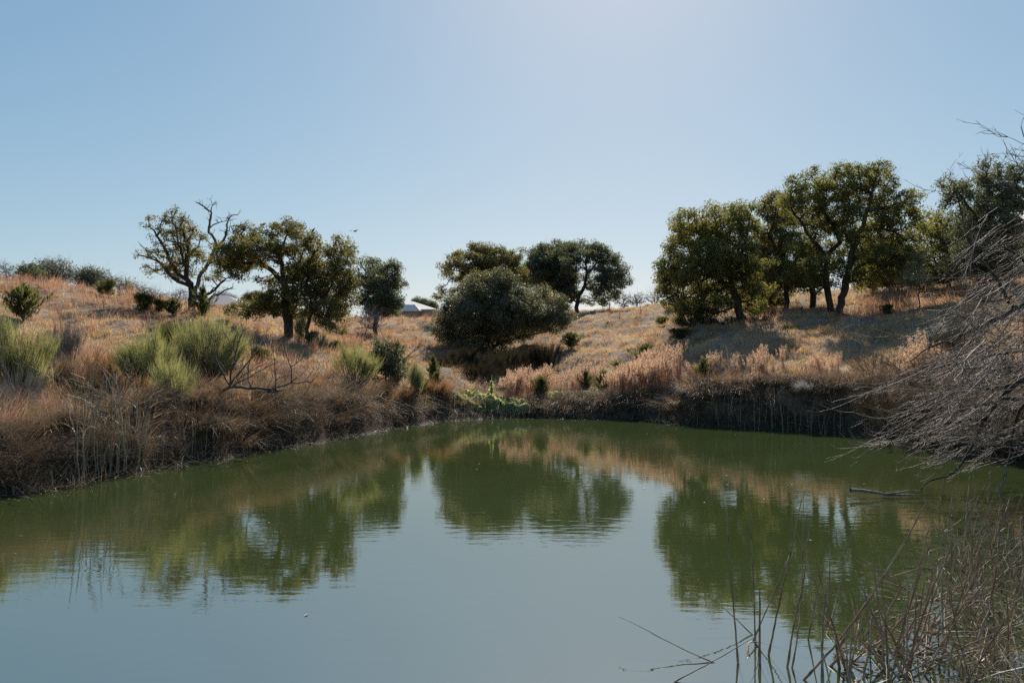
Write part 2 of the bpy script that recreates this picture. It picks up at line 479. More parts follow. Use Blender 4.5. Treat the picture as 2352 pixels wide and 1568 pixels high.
def G(x, y):
    """ground height"""
    x = np.atleast_1d(np.asarray(x, float)); y = np.atleast_1d(np.asarray(y, float))
    sh = x.shape; xf = x.ravel(); yf = y.ravel(); z = np.empty(len(xf))
    for i in range(0, len(xf), 20000):
        a, b_ = xf[i:i + 20000], yf[i:i + 20000]
        R = np.hypot(a[:, None] - cp[None, :, 0], b_[:, None] - cp[None, :, 1])
        z[i:i + 20000] = _phi(R) @ _W[:_n] + _W[_n] + _W[_n + 1] * a + _W[_n + 2] * b_
    z = z.reshape(sh)
    d = sdist(x, y) + 0.1 * np.sin(x * 1.9 + 1.3 * np.sin(y * 1.1)) + 0.12 * np.sin(x * 4.7 + y * 3.1)
    near = sm(0.5, 4, d)
    land = np.maximum(z + bumps(x, y) * near, 0.12)
    bw = 1.15 + 1.3 * np.exp(-((x - 1.5) / 5.0) ** 2) - .35 * sm(5, 9, x)
    out = land * sm(-0.2, bw, d) + np.clip(d, 0, .35) * 0.45
    return np.where(d > 0, out, np.maximum(d * 0.5, -1.3))
def gz(x, y): return float(G(x, y)[0])

def axis(lo, hi, c, s, n):
    a, b_ = math.asinh((lo - c) / s), math.asinh((hi - c) / s)
    return c + s * np.sinh(np.linspace(a, b_, n))
gx = axis(-700, 700, 2, 16, 420); gy = axis(-500, 900, 22, 16, 420)
X, Y = np.meshgrid(gx, gy)
Z = G(X, Y)
ac = Acc()
idx = np.arange(X.size).reshape(X.shape)
ac.add(np.stack([X, Y, Z], -1).reshape(-1, 3), np.stack([idx[:-1, :-1], idx[:-1, 1:], idx[1:, 1:], idx[1:, :-1]], -1).reshape(-1, 4))
tag(ac.build('ground', M['ground'], smooth=True), kind='structure')

ac = Acc()
wx = np.linspace(-14, 16, 31); wy = np.linspace(-0.5, 38, 40)
X, Y = np.meshgrid(wx, wy); idx = np.arange(X.size).reshape(X.shape)
ac.add(np.stack([X, Y, X * 0], -1).reshape(-1, 3), np.stack([idx[:-1, :-1], idx[:-1, 1:], idx[1:, 1:], idx[1:, :-1]], -1).reshape(-1, 4))
tag(ac.build('water', M['water'], smooth=True), kind='structure')

# ---------------------------------------------------------------- tree builder
class Skel:
    def __init__(s):
        s.p = []; s.par = []; s.tips = []
    def chain(s, pts, start=None):
        k = start
        for i, q in enumerate(pts):
            if i == 0 and start is not None: continue
            s.p.append(np.asarray(q, float)); s.par.append(-1 if k is None else k); k = len(s.p) - 1
        return k
    def nearest(s, q):
        a = np.array(s.p); return int(np.argmin(((a - q) ** 2).sum(1)))
    def mesh(s, acc, R, rtip, expo=0.5, rmax=None):
        n = len(s.p); cnt = np.zeros(n)
        p = np.array(s.p); par = np.array(s.par)
        child = np.bincount(par[par >= 0], minlength=n)
        cnt[child == 0] = 1
        for i in range(n - 1, -1, -1):
            if par[i] >= 0: cnt[par[i]] += cnt[i]
        tot = cnt.max()
        r = rtip + (R - rtip) * (cnt / tot) ** expo
        r[child == 0] = rtip * 0.6
        i1 = np.nonzero(par >= 0)[0]; i0 = par[i1]
        d = p[i1] - p[i0]
        # end tangent = direction averaged with the thickest child
        big = np.full(n, -1); order = np.argsort(cnt[i1])
        big[i0[order]] = i1[order]
        t1 = d.copy(); hc = big[i1] >= 0
        t1[hc] = unit(d[hc]) + unit(p[big[i1][hc]] - p[i1][hc])
        t0 = d.copy(); gp = par[i0]; ok = (gp >= 0) & (big[i0] == i1)
        t0[ok] = unit(p[i0][ok] - p[gp[ok]]) + unit(d[ok])
        r0 = np.where(big[i0] == i1, r[i0], np.minimum(r[i0], r[i1] * 1.25))
        thick = np.maximum(r0, r[i1]) > R * 0.25
        segs(acc, p[i0][thick], p[i1][thick], r0[thick], r[i1][thick], t0[thick], t1[thick], 9)
        th = ~thick
        segs(acc, p[i0][th], p[i1][th], r0[th], r[i1][th], t0[th], t1[th], 4)

def zone(c, sx, ox, oy):
    """blob list written in an enlarged crop's pixels -> photo units"""
    return [(ox + b_[0] * sx, oy + b_[1] * sx, b_[2] * sx, b_[3] * sx) + tuple(b_[4:]) for b_ in c]

def tree(name, label, cat, D, base, limbs, blobs, leaf, R=0.25, seed=1, spacing=0.5, nleaf=26, lsize=0.085, sigma=0.24,
         bark='bark', group=None, depth=0.8, rtip=0.012, twig=True, step=0.35, bare_limbs=(), leafname='crown', bs=1.23, zbase=None, jag=0.06):
    """limbs and blobs in photo units at distance D; the base is put on the ground"""
    spacing *= 0.8; nleaf *= 2.6; lsize *= 1.13; sigma *= .8; R *= 0.62
    rng = np.random.default_rng(seed)
    u = D / F
    bx, by = XY(base[0], D)
    B = np.array([bx, by, gz(bx, by) - 0.05 if zbase is None else zbase])
    sk = Skel()
    off = P(base[0], base[1], D)
    def W(px, py, dd=0): 
        return P(px, py, D + dd)
    for li, L in enumerate(limbs):
        dd = 0.0
        pts = []
        for i, q in enumerate(L):
            if li == 0 and i == 0: pts.append(B)
            else:
                dd = q[2] if len(q) > 2 else (0 if li == 0 else rng.uniform(-1, 1) * 0.35 * i)
                pts.append(W(q[0], q[1], dd))
        path = smooth_path(pts, step, rng, jag * 0.6)
        if li == 0: sk.chain(path)
        else:
            k = sk.nearest(path[0])
            sk.chain(np.vstack([[sk.p[k]], path[1:]]) if np.linalg.norm(sk.p[k] - path[0]) < 1.2 else np.vstack([[sk.p[k]], path]), k)
    # points to reach
    att = []
    for b_ in blobs:
        cx, cyy, rx, ry = b_[:4]; dens = b_[4] if len(b_) > 4 else 1.0
        rxm, rym = rx * u * bs, ry * u * bs; rd = max(min(rxm * 1.1, depth * 3.2), 0.5)
        dof = rng.uniform(-1, 1) * depth * 1.2
        c = W(cx, cyy, dof)
        vol = 4.19 * rxm * rym * rd
        n = max(4, int(vol / spacing ** 3 * 0.9 * dens))
        dv = unit(rng.normal(0, 1, (n, 3))) * (rng.uniform(0.08, 1, n) ** (1 / 2.3))[:, None]
        dv = dv * (1 + .28 * (rng.random((n, 1)) < .16) * rng.random((n, 1)))
        a = c + dv * np.array([rxm, rd, rym])
        att.append(a)
    if att:
        att = np.concatenate(att)
        # thin out near duplicates
        keep = []
        cell = {}
        for i in rng.permutation(len(att)):
            k = tuple((att[i] / (spacing * 0.62)).astype(int))
            if k in cell: continue
            cell[k] = 1; keep.append(i)
        att = att[keep]
        gh = G(att[:, 0], att[:, 1]); att = att[att[:, 2] > gh + 0.15]
        base_nodes = np.array(sk.p)
        dmin = np.sqrt(((att[:, None] - base_nodes[None]) ** 2).sum(-1)).min(1)
        att = att[np.argsort(dmin)]
        ar = np.zeros((len(sk.p) + len(att) * 6, 3)); nn = len(sk.p); ar[:nn] = base_nodes
        plen = np.zeros(len(ar))
        for i in range(nn):
            if sk.par[i] >= 0: plen[i] = plen[sk.par[i]] + np.linalg.norm(ar[i] - ar[sk.par[i]])
        root_free = np.ones(nn, bool)
        low = B[2] + 0.25 * (att[:, 2].max() - B[2])
        for q in att:
            dist = np.sqrt(((ar[:nn] - q) ** 2).sum(1)) + 0.12 * plen[:nn] + 0.25 * np.maximum(ar[:nn, 2] - q[2], 0)
            k = int(np.argmin(dist))
            p0 = ar[k]; Ls = np.linalg.norm(q - p0)
            ns = int(min(5, max(1, round(Ls / 0.4))))
            for s_ in range(1, ns + 1):
                f = s_ / ns
                pt = p0 + (q - p0) * f
                if s_ < ns: pt = pt + rng.normal(0, 0.07 * min(Ls, 1.5), 3) + np.array([0, 0, -0.08 * Ls * math.sin(math.pi * f)])
                sk.p.append(pt); sk.par.append(k); ar[nn] = pt; plen[nn] = plen[k] + Ls / ns
                k = nn; nn += 1
            sk.tips.append(k)
    root = thing(name, label, cat, tuple(B), group)
    A = Acc(); sk.mesh(A, R, rtip)
    # fine twigs
    if att is not None and len(att) and twig:
        n = len(att) * 3
        s_ = np.repeat(att, 3, 0); e = s_ + rng.normal(0, sigma * 1.1, (n, 3)) + np.array([0, 0, 0.08])
        rt = np.full(n, rtip * 0.55)
        segs(A, s_, e, rt, rt * 0.4, e - s_, e - s_, 3)
    A.build('trunk', M[bark], root, B, smooth=True)
    if bare_limbs:
        A2 = Acc()
        for L in bare_limbs:
            rr = L[0] * .62; pts = [W(*q) for q in L[1]]
            path = smooth_path(pts, 0.25, rng, 0.045)
            rad = np.linspace(rr, max(rr * 0.3, 0.012), len(path))
            tube(A2, path, rad, 7)
            # crooked side twigs
            for j in range(2, len(path), 1):
                for _ in range(2):
                    if rng.random() < 0.72:
                        t_ = unit(path[j] - path[j - 1]); d_ = unit(rng.normal(0, 1, 3) * np.array([1, .8, .9]) + t_ * 0.5 + np.array([0, 0, .3]))
                        L_ = rng.uniform(.2, .75)
                        mid = path[j] + d_ * L_ * .5 + rng.normal(0, .06, 3)
                        end = mid + unit(d_ + rng.normal(0, .5, 3)) * L_ * .5
                        tube(A2, [path[j], mid, end], [.022, .014, .006], 4)
                        e2 = mid + unit(d_ + rng.normal(0, .9, 3)) * L_ * .4
                        tube(A2, [mid, e2], [.012, .005], 3)
        A2.build('bare_limb', M['limbbark'], root, B, smooth=True)
    if leaf and len(att):
        A3 = Acc()
        k = rng.poisson(nleaf, len(att)) + 3
        c = np.repeat(att, k, 0)
        sg = np.repeat(sigma * rng.uniform(.6, 1.3, len(att)), k)[:, None]
        g3 = rng.normal(0, 1, c.shape); g3 *= np.minimum(1, 1.7 / np.linalg.norm(g3, axis=1))[:, None]
        c = c + g3 * sg * np.array([1, 1, .75])
        gh = None
        leaves(A3, c, lsize, rng, up=0.35)
        A3.build(leafname, M[leaf], root, B)
    return root

# enlarged-crop frames
Z1 = lambda L: zone(L, .2754, 0, 441)
Z2 = lambda L: zone(L, .2344, 459.4, 441)
Z3 = lambda L: zone(L, .2754, 918.75, 514.5)
Z4 = lambda L: zone(L, .29875, 1470, 349.1)
Z5 = lambda L: zone(L, .3808, 1837.5, 229.7)
def z1(L): return [(q[0] * .2754, 441 + q[1] * .2754) + tuple(q[2:]) for q in L]
def z2(L): return [(459.4 + q[0] * .2344, 441 + q[1] * .2344) + tuple(q[2:]) for q in L]
def z3(L): return [(918.75 + q[0] * .2754, 514.5 + q[1] * .2754) + tuple(q[2:]) for q in L]
def z4(L): return [(1470 + q[0] * .29875, 349.1 + q[1] * .29875) + tuple(q[2:]) for q in L]
def z5(L): return [(1837.5 + q[0] * .3808, 229.7 + q[1] * .3808) + tuple(q[2:]) for q in L]

# --- left group
tree('oak_tree', 'sparse golden oak with a leafless forked limb reaching into the sky', 'tree', 47, (438, 728),
     [z1([(1590, 1030), (1600, 900), (1590, 760), (1500, 690), (1440, 590), (1360, 450), (1260, 280)]),
      z1([(1600, 880), (1570, 700), (1500, 480), (1470, 250)]),
      z1([(1590, 790), (1450, 720), (1330, 590), (1210, 540), (1090, 510)]),
      z1([(1330, 590), (1220, 480), (1150, 410)]),
      z1([(1560, 720), (1560, 560), (1580, 420)]),
      z1([(1640, 880), (1750, 850), (1850, 750), (1960, 690)])],
     Z1([(1240, 230, 60, 60, .8), (1290, 340, 70, 60, .6), (1440, 210, 90, 70, .8), (1500, 300, 110, 90, .8), (1440, 420, 120, 80, .5), (1600, 400, 90, 110, .8),
         (1330, 520, 110, 50, .55), (1540, 520, 130, 80, .8), (1350, 640, 120, 60, .8), (1500, 660, 130, 70, .8), (1200, 520, 80, 30, .4), (1650, 560, 70, 60, .5),
         (1800, 620, 100, 70, .35), (1850, 450, 70, 60, .3), (1760, 700, 90, 60, .4)]),
     'oak_gold', R=0.34, seed=11, spacing=0.48, nleaf=15, sigma=.2, lsize=.08, group='oak trees on the left slope', depth=.8,
     bare_limbs=[(.22, z1([(1620, 900), (1660, 740), (1720, 620), (1790, 480), (1800, 420), (1750, 330), (1745, 240), (1760, 170), (1700, 120), (1655, 90)])),
                 (.06, z1([(1760, 170), (1760, 110), (1805, 95)])),
                 (.13, z1([(1790, 480), (1850, 420), (1890, 330), (1880, 270), (1920, 220), (1940, 190), (1985, 190)])),
                 (.07, z1([(1860, 400), (1900, 310), (1960, 285), (2020, 275)])),
                 (.07, z1([(1750, 300), (1850, 240), (1920, 240)])),
                 (.14, z1([(1740, 900), (1760, 870), (1850, 840), (1945, 790)])),
                 (.10, z1([(1680, 900), (1750, 830), (1840, 765), (1910, 745)]))])
tree('oak_tree', 'dark dense oak with a thick trunk, widest tree of the left slope', 'tree', 44, (663, 774),
     [z2([(870, 1420), (855, 1150), (840, 1000), (820, 830), (795, 650), (800, 550), (850, 420)]),
      z2([(810, 890), (700, 780), (600, 700), (480, 620)]), z2([(840, 860), (930, 760), (1050, 700)]),
      z2([(850, 1040), (1000, 940), (1150, 900), (1300, 850)]), z2([(600, 700), (420, 700), (280, 720)]), z2([(860, 1150), (740, 1100), (600, 1110), (480, 1150)]),
      z2([(795, 650), (680, 540), (560, 450)])],
     Z2([(900, 350, 110, 80), (720, 390, 110, 70), (450, 430, 120, 80), (1020, 460, 120, 70), (1120, 520, 80, 60), (600, 560, 180, 90), (380, 560, 140, 90),
         (250, 640, 130, 90), (430, 690, 170, 80), (220, 740, 90, 60), (850, 570, 130, 60), (1050, 610, 120, 60, .8), (680, 690, 110, 60, .7), (620, 850, 110, 50, .5), (380, 800, 100, 50, .7),
         (1050, 790, 150, 90), (960, 960, 140, 100), (930, 800, 120, 80), (1130, 680, 90, 70), (800, 900, 110, 60, .7), (900, 700, 110, 60), (350, 1150, 110, 40, .8), (760, 1060, 200, 80), (600, 1120, 180, 70), (480, 1180, 90, 45), (900, 1150, 150, 70)]),
     'oak_dark', R=0.42, seed=12, spacing=.47, nleaf=27, group='oak trees on the left slope', depth=1.0)
tree('oak_tree', 'narrow dark oak leaning right of the widest one, yellowish low leaves', 'tree', 43, (703, 768),
     [z2([(1040, 1400), (1050, 1290), (1100, 1180), (1200, 1050), (1290, 900), (1350, 720), (1390, 560)]), z2([(1200, 1050), (1350, 1000), (1450, 900)]), z2([(1100, 1190), (1250, 1250), (1350, 1330)])],
     Z2([(1390, 490, 80, 55), (1460, 560, 50, 50), (1330, 600, 110, 70), (1400, 700, 110, 90), (1260, 760, 130, 90), (1400, 860, 130, 110), (1280, 960, 150, 110), (1430, 1000, 100, 90),
         (1230, 1120, 160, 80), (1400, 1130, 100, 70), (1300, 1250, 130, 70), (1370, 1340, 60, 50, .8), (1150, 1240, 60, 50, .8), (1120, 1020, 110, 80), (1180, 860, 90, 70), (1080, 1150, 110, 60)]),
     'oak_dark', R=0.16, seed=13, spacing=.46, nleaf=26, group='oak trees on the left slope', depth=.9)
tree('oak_tree', 'grey-green rounded oak left of the bright house roof', 'tree', 62, (862, 724),
     [z2([(1730, 1210), (1730, 1080), (1750, 900), (1780, 750)]), z2([(1740, 950), (1850, 850), (1900, 800)]), z2([(1735, 1000), (1640, 900)])],
     Z2([(1700, 730, 90, 80), (1850, 760, 90, 80), (1650, 860, 110, 80), (1800, 900, 140, 100), (1930, 900, 80, 90), (1720, 1020, 150, 100), (1880, 1050, 100, 80), (1780, 1130, 150, 60), (1560, 680, 50, 60, .7), (1560, 860, 60, 90), (1740, 1170, 110, 45), (1880, 1120, 80, 50)]),
     'oak_grey', R=0.28, seed=14, spacing=.6, nleaf=34, lsize=.11, sigma=.33, group='oak trees on the left slope', depth=1.2, rtip=.015)

# --- middle group
tree('oak_tree', 'dark oak rising behind the silvery thicket, left of its crest', 'tree', 76, (1111, 740),
     [z3([(700, 820), (700, 600), (690, 450), (660, 300)]), z3([(700, 560), (550, 420), (430, 380)]), z3([(700, 500), (850, 380), (950, 330)])],
     Z3([(650, 205, 70, 50), (720, 250, 90, 60), (480, 255, 65, 40), (850, 250, 60, 60), (560, 330, 110, 70), (400, 360, 70, 35), (430, 430, 60, 45), (760, 370, 130, 80), (900, 330, 90, 80),
         (980, 260, 50, 50), (650, 450, 150, 70), (360, 530, 40, 50, .8), (310, 610, 30, 30, .8), (930, 430, 120, 70)]),
     'oak_dark', R=0.3, seed=21, spacing=.68, nleaf=38, lsize=.12, sigma=.36, group='oaks on the middle crest', depth=1.5, rtip=.02)
tree('oak_tree', 'broad domed oak on the middle crest, between two other oaks', 'tree', 83, (1258, 735),
     [z3([(1230, 800), (1240, 560), (1220, 400), (1200, 300)]), z3([(1235, 540), (1340, 400)])],
     Z3([(1150, 250, 90, 55), (1280, 215, 110, 60), (1390, 215, 60, 50), (1160, 370, 120, 90), (1300, 330, 120, 90), (1250, 460, 150, 80), (1080, 450, 90, 80), (1350, 560, 120, 70)]),
     'oak_grey', R=0.3, seed=22, spacing=.7, nleaf=42, lsize=.12, sigma=.38, group='oaks on the middle crest', depth=1.6, rtip=.02)
tree('oak_tree', 'rounded oak on the middle crest with bare trunk and sky showing through', 'tree', 79, (1325, 723),
     [z3([(1475, 765), (1478, 660), (1490, 600), (1540, 520), (1555, 420), (1550, 320), (1560, 260)]), z3([(1485, 610), (1420, 500), (1380, 420)]), z3([(1555, 420), (1640, 330), (1720, 300)]),
      z3([(1530, 520), (1650, 440), (1780, 420)]), z3([(1480, 650), (1420, 620), (1350, 640)])],
     Z3([(1500, 210, 100, 50), (1640, 220, 90, 55), (1750, 300, 90, 60), (1820, 390, 70, 70), (1870, 470, 50, 50, .8), (1560, 270, 110, 40, .8), (1760, 480, 100, 55, .9), (1420, 330, 80, 60), (1400, 450, 110, 60),
         (1640, 480, 80, 40, .8), (1400, 580, 90, 50), (1620, 640, 100, 35, .7), (1700, 560, 70, 40, .4), (1350, 660, 50, 40), (1680, 400, 90, 50, .8), (1530, 400, 60, 60, .5), (1720, 580, 100, 50, .7), (1580, 560, 60, 50, .5)]),
     'oak_grey', R=0.34, seed=23, spacing=.66, nleaf=36, lsize=.115, sigma=.34, group='oaks on the middle crest', depth=1.3, rtip=.02)
tree('sapling', 'thin half-bare sapling at the right foot of the middle crest oaks', 'tree', 80, (1398, 711),
     [z3([(1742, 712), (1750, 640), (1780, 560)]), z3([(1748, 650), (1700, 580)])],
     Z3([(1780, 560, 70, 50, .5), (1840, 600, 50, 40, .3), (1700, 610, 50, 40, .5)]), 'oak_gold', R=.07, seed=24, spacing=.7, nleaf=7, lsize=.1, sigma=.35, rtip=.018)
tree('thicket', 'large silvery evergreen thicket in the dip above the far shore', 'shrub', 52, (1130, 806),
     [z3([(790, 1060), (830, 960), (850, 850), (880, 700)]), z3([(800, 1040), (720, 900), (650, 700)]), z3([(800, 1040), (640, 980), (500, 900)]), z3([(810, 1020), (1000, 880), (1200, 780)]), z3([(800, 1040), (740, 960), (760, 800)]),
      z3([(850, 960), (1050, 930), (1300, 880)])],
     Z3([(720, 450, 110, 50), (830, 430, 90, 45), (640, 500, 110, 55), (850, 480, 110, 60), (960, 540, 90, 60), (560, 580, 120, 70), (760, 600, 180, 100), (480, 680, 110, 80), (420, 780, 110, 80), (1000, 640, 130, 80), (1180, 600, 110, 70), (1290, 680, 100, 70), (1370, 780, 70, 60),
         (640, 760, 200, 120), (880, 760, 180, 120), (1100, 760, 160, 90), (1280, 820, 120, 70), (380, 890, 90, 70), (420, 980, 90, 70), (600, 920, 170, 80), (820, 880, 150, 60), (400, 1050, 60, 50), (1060, 860, 160, 45), (340, 800, 60, 60), (560, 1020, 170, 50), (760, 1000, 150, 50), (940, 930, 150, 45), (480, 960, 130, 60)]),
     'silver', R=.16, seed=25, spacing=.5, nleaf=40, lsize=.075, sigma=.27, depth=1.3, leafname='crown')

# --- right group
tree('oak_tree', 'wide low-skirted oak at the left end of the right-hand grove', 'tree', 45, (1703, 742),
     [z4([(790, 1330), (750, 1150), (700, 980), (690, 850), (640, 700), (560, 560)]), z4([(700, 950), (780, 780), (820, 620), (850, 480)]), z4([(700, 900), (560, 760), (440, 620), (360, 540)]), z4([(720, 1040), (560, 960), (350, 900), (200, 900)]), z4([(740, 980), (880, 900), (960, 860)])],
     Z4([(350, 520, 100, 70), (540, 470, 80, 60), (690, 450, 90, 55), (820, 430, 70, 50), (430, 630, 160, 90), (640, 600, 160, 90), (810, 560, 110, 90), (300, 740, 110, 80), (520, 780, 170, 90), (730, 760, 140, 90), (230, 870, 100, 80), (420, 920, 160, 90),
         (620, 920, 130, 80), (840, 880, 130, 90), (240, 1010, 100, 80), (420, 1080, 150, 80), (640, 1090, 110, 70), (230, 1140, 90, 70), (360, 1200, 130, 50), (560, 1180, 120, 60), (900, 1050, 110, 80), (860, 1180, 110, 60), (170, 920, 50, 30), (280, 570, 30, 25), (520, 900, 120, 60), (330, 960, 120, 60), (560, 1040, 130, 60), (450, 1240, 140, 35, .8), (760, 1040, 100, 70), (700, 860, 110, 70)]),
     'oak_olive', R=.36, seed=31, spacing=.5, nleaf=27, lsize=.085, group='oaks of the right-hand grove', depth=1.2)
tree('oak_tree', 'shaded oak standing back between the two biggest crowns of the right-hand grove', 'tree', 51, (1806, 708),
     [z4([(1130, 1190), (1125, 1050), (1100, 800), (1080, 600)]), z4([(1110, 850), (1000, 650), (980, 500)])],
     Z4([(1010, 340, 70, 45), (1100, 400, 90, 60), (980, 450, 80, 70), (1080, 520, 120, 80), (960, 580, 80, 70), (1080, 680, 130, 90), (1000, 800, 120, 90), (1080, 930, 140, 90), (1150, 1030, 90, 50)]),
     'oak_dark', R=.26, seed=32, spacing=.55, nleaf=30, lsize=.095, sigma=.28, group='oaks of the right-hand grove', depth=1.2)
tree('oak_tree', 'dark oak deep in the right-hand grove, filling the gap behind the low-skirted one', 'tree', 54, (1770, 722),
     [z4([(1000, 1230), (990, 1050), (970, 850)])],
     Z4([(920, 720, 90, 70), (900, 900, 110, 90), (1020, 900, 90, 90), (920, 1050, 130, 80), (1050, 1080, 90, 70), (860, 1160, 90, 50), (960, 1170, 90, 40, .8), (800, 1010, 90, 80), (1080, 1170, 80, 40)]),
     'oak_dark', R=.24, seed=40, spacing=.58, nleaf=30, lsize=.1, sigma=.3, group='oaks of the right-hand grove', depth=1.2)
tree('oak_tree', 'shadowy oak behind the twin trunks, its crown dropping low on the right', 'tree', 53, (2010, 706),
     [z4([(1800, 1180), (1800, 1000), (1780, 800)])],
     Z4([(1700, 720, 110, 80), (1820, 800, 120, 80), (1960, 780, 110, 80), (1800, 920, 150, 80), (1960, 930, 140, 80), (2080, 960, 90, 60), (1720, 960, 80, 50, .7), (1880, 1000, 160, 35, .8), (2050, 1010, 90, 40)]),
     'oak_olive', R=.24, seed=45, spacing=.58, nleaf=28, lsize=.1, sigma=.3, group='oaks of the right-hand grove', depth=1.2)
tree('oak_tree', 'stout-trunked oak with bright low leaves, left of the twin trunks', 'tree', 49, (1867, 708),
     [z4([(1328, 1200), (1330, 1100), (1310, 980), (1280, 850), (1250, 700)]), z4([(1340, 1090), (1450, 1010)]), z4([(1310, 960), (1200, 900), (1150, 950)])],
     Z4([(1200, 660, 100, 60, .9), (1250, 770, 120, 60, .8), (1200, 860, 90, 50, .8), (1290, 930, 120, 70), (1180, 970, 80, 60), (1330, 1020, 100, 45, .8), (1230, 1040, 80, 40, .8)]),
     'oak_olive', R=.3, seed=33, spacing=.5, nleaf=26, lsize=.09, group='oaks of the right-hand grove', depth=1.0)
tree('oak_tree', 'tall oak on the left, paler one of the twin trunks', 'tree', 45.5, (1910, 729),
     [z4([(1480, 1290), (1450, 1120), (1430, 930), (1450, 780), (1530, 700), (1560, 580), (1590, 420)]), z4([(1430, 800), (1380, 730), (1290, 620), (1230, 520), (1160, 430)]), z4([(1540, 690), (1480, 560), (1400, 430), (1350, 280)])],
     Z4([(1330, 170, 60, 45), (1440, 200, 80, 50), (1560, 150, 80, 50), (1220, 230, 75, 40), (1330, 280, 110, 60), (1200, 340, 90, 60), (1480, 320, 110, 80), (1130, 410, 80, 60), (1300, 400, 110, 70), (1430, 450, 100, 60), (1200, 510, 100, 60), (1540, 470, 80, 60),
         (1330, 540, 90, 50, .8), (1480, 590, 90, 50, .8), (1380, 650, 80, 50, .8), (1400, 880, 110, 70, .8), (1300, 740, 120, 70), (1480, 760, 90, 70), (1360, 980, 90, 70), (1280, 860, 110, 70), (1430, 560, 100, 60)]),
     'oak_olive', R=.3, seed=34, spacing=.47, nleaf=22, lsize=.085, group='oaks of the right-hand grove', depth=1.0, bark='bark')
tree('oak_tree', 'tallest oak, right one of the twin trunks, limbs stretching right', 'tree', 44, (1930, 732),
     [z4([(1540, 1270), (1555, 1120), (1580, 1000), (1620, 850), (1640, 750), (1700, 600), (1760, 420), (1800, 260)]), z4([(1600, 960), (1720, 860), (1900, 830), (2100, 790)]), z4([(1700, 600), (1850, 590), (2000, 640), (2080, 650)]),
      z4([(1740, 480), (1880, 420), (2050, 430), (2150, 500)]), z4([(1570, 1060), (1500, 1040), (1430, 1060)]), z4([(1640, 740), (1580, 620), (1620, 420)]), z4([(1590, 1010), (1750, 980), (1900, 950)])],
     Z4([(1650, 150, 80, 50), (1800, 140, 90, 50), (1880, 170, 60, 50), (1700, 230, 120, 60), (1850, 270, 100, 60), (1640, 330, 110, 70), (1800, 380, 120, 70), (1920, 400, 80, 50, .8), (2050, 360, 90, 50), (2130, 330, 50, 40), (1650, 480, 100, 70), (1880, 500, 110, 60),
         (2020, 480, 90, 50), (2170, 480, 70, 50), (2130, 560, 80, 40), (1980, 570, 90, 50), (1750, 620, 100, 70), (1900, 680, 120, 70), (2050, 690, 100, 70), (1780, 780, 120, 70), (1960, 800, 120, 70), (1720, 880, 90, 50), (1870, 900, 130, 60), (2060, 860, 80, 60), (1750, 1010, 110, 35, .6), (1640, 640, 100, 60), (1600, 780, 90, 70), (1520, 880, 80, 60, .7), (1680, 960, 90, 60, .7), (1540, 1010, 60, 40, .6), (1550, 560, 90, 60), (1960, 940, 90, 45), (1780, 540, 90, 50)]),
     'oak_olive', R=.32, seed=35, spacing=.47, nleaf=24, lsize=.085, group='oaks of the right-hand grove', depth=1.1)
tree('evergreen_tree', 'tall dusky evergreen at the right edge, behind the bare willow twigs', 'tree', 42, (2256, 668),
     [z5([(1110, 1150), (1120, 900), (1130, 700), (1150, 450)]), z5([(1120, 800), (1000, 620), (920, 520)]), z5([(1130, 700), (1280, 560), (1330, 450)])],
     Z5([(890, 500, 50, 45, .8), (960, 570, 80, 60), (890, 600, 60, 50, .8), (1120, 410, 50, 40), (1170, 460, 70, 60), (1080, 520, 80, 70), (1280, 430, 60, 60), (1340, 490, 70, 80), (1200, 590, 110, 80), (1050, 660, 110, 70), (1320, 620, 90, 80), (1180, 740, 120, 90),
         (1050, 820, 120, 80), (1200, 880, 130, 90), (1050, 950, 130, 80), (1200, 1010, 120, 70)]),
     'oak_grey', R=.3, seed=36, spacing=.52, nleaf=26, lsize=.09, depth=1.1)
tree('oak_tree', 'olive-leaved oak filling the gap right of the tallest oak', 'tree', 47, (2180, 668),
     [z5([(890, 1150), (890, 980), (860, 820)])],
     Z5([(800, 740, 70, 50), (900, 760, 110, 60), (820, 850, 110, 70), (950, 880, 110, 80), (800, 950, 120, 70), (930, 1010, 130, 70), (830, 1060, 120, 45)]),
     'oak_olive', R=.22, seed=37, spacing=.55, nleaf=26, lsize=.09, depth=1.0, group='oaks of the right-hand grove')
tree('sapling', 'small pale grey-green sapling at the right end of the grove', 'tree', 40, (2112, 692),
     [z5([(722, 1190), (720, 1100), (715, 1000)])], Z5([(720, 960, 40, 45), (710, 1030, 55, 45), (730, 1090, 70, 40, .8), (670, 1100, 40, 30, .7)]),
     'silver', R=.05, seed=38, spacing=.42, nleaf=18, lsize=.075)
tree('oak_shrub', 'grey-leaved round shrub on the left bank beside a juniper', 'shrub', 33, (887, 884),
     [[(887, 884), (888, 850), (885, 800)], [(888, 860), (905, 830)]],
     [(880, 800, 22, 20), (893, 812, 26, 24), (872, 826, 24, 20), (900, 838, 26, 22), (882, 852, 24, 20), (912, 860, 20, 14)],
     'silver', R=.06, seed=39, spacing=.32, nleaf=26, lsize=.06, sigma=.16, depth=.3)

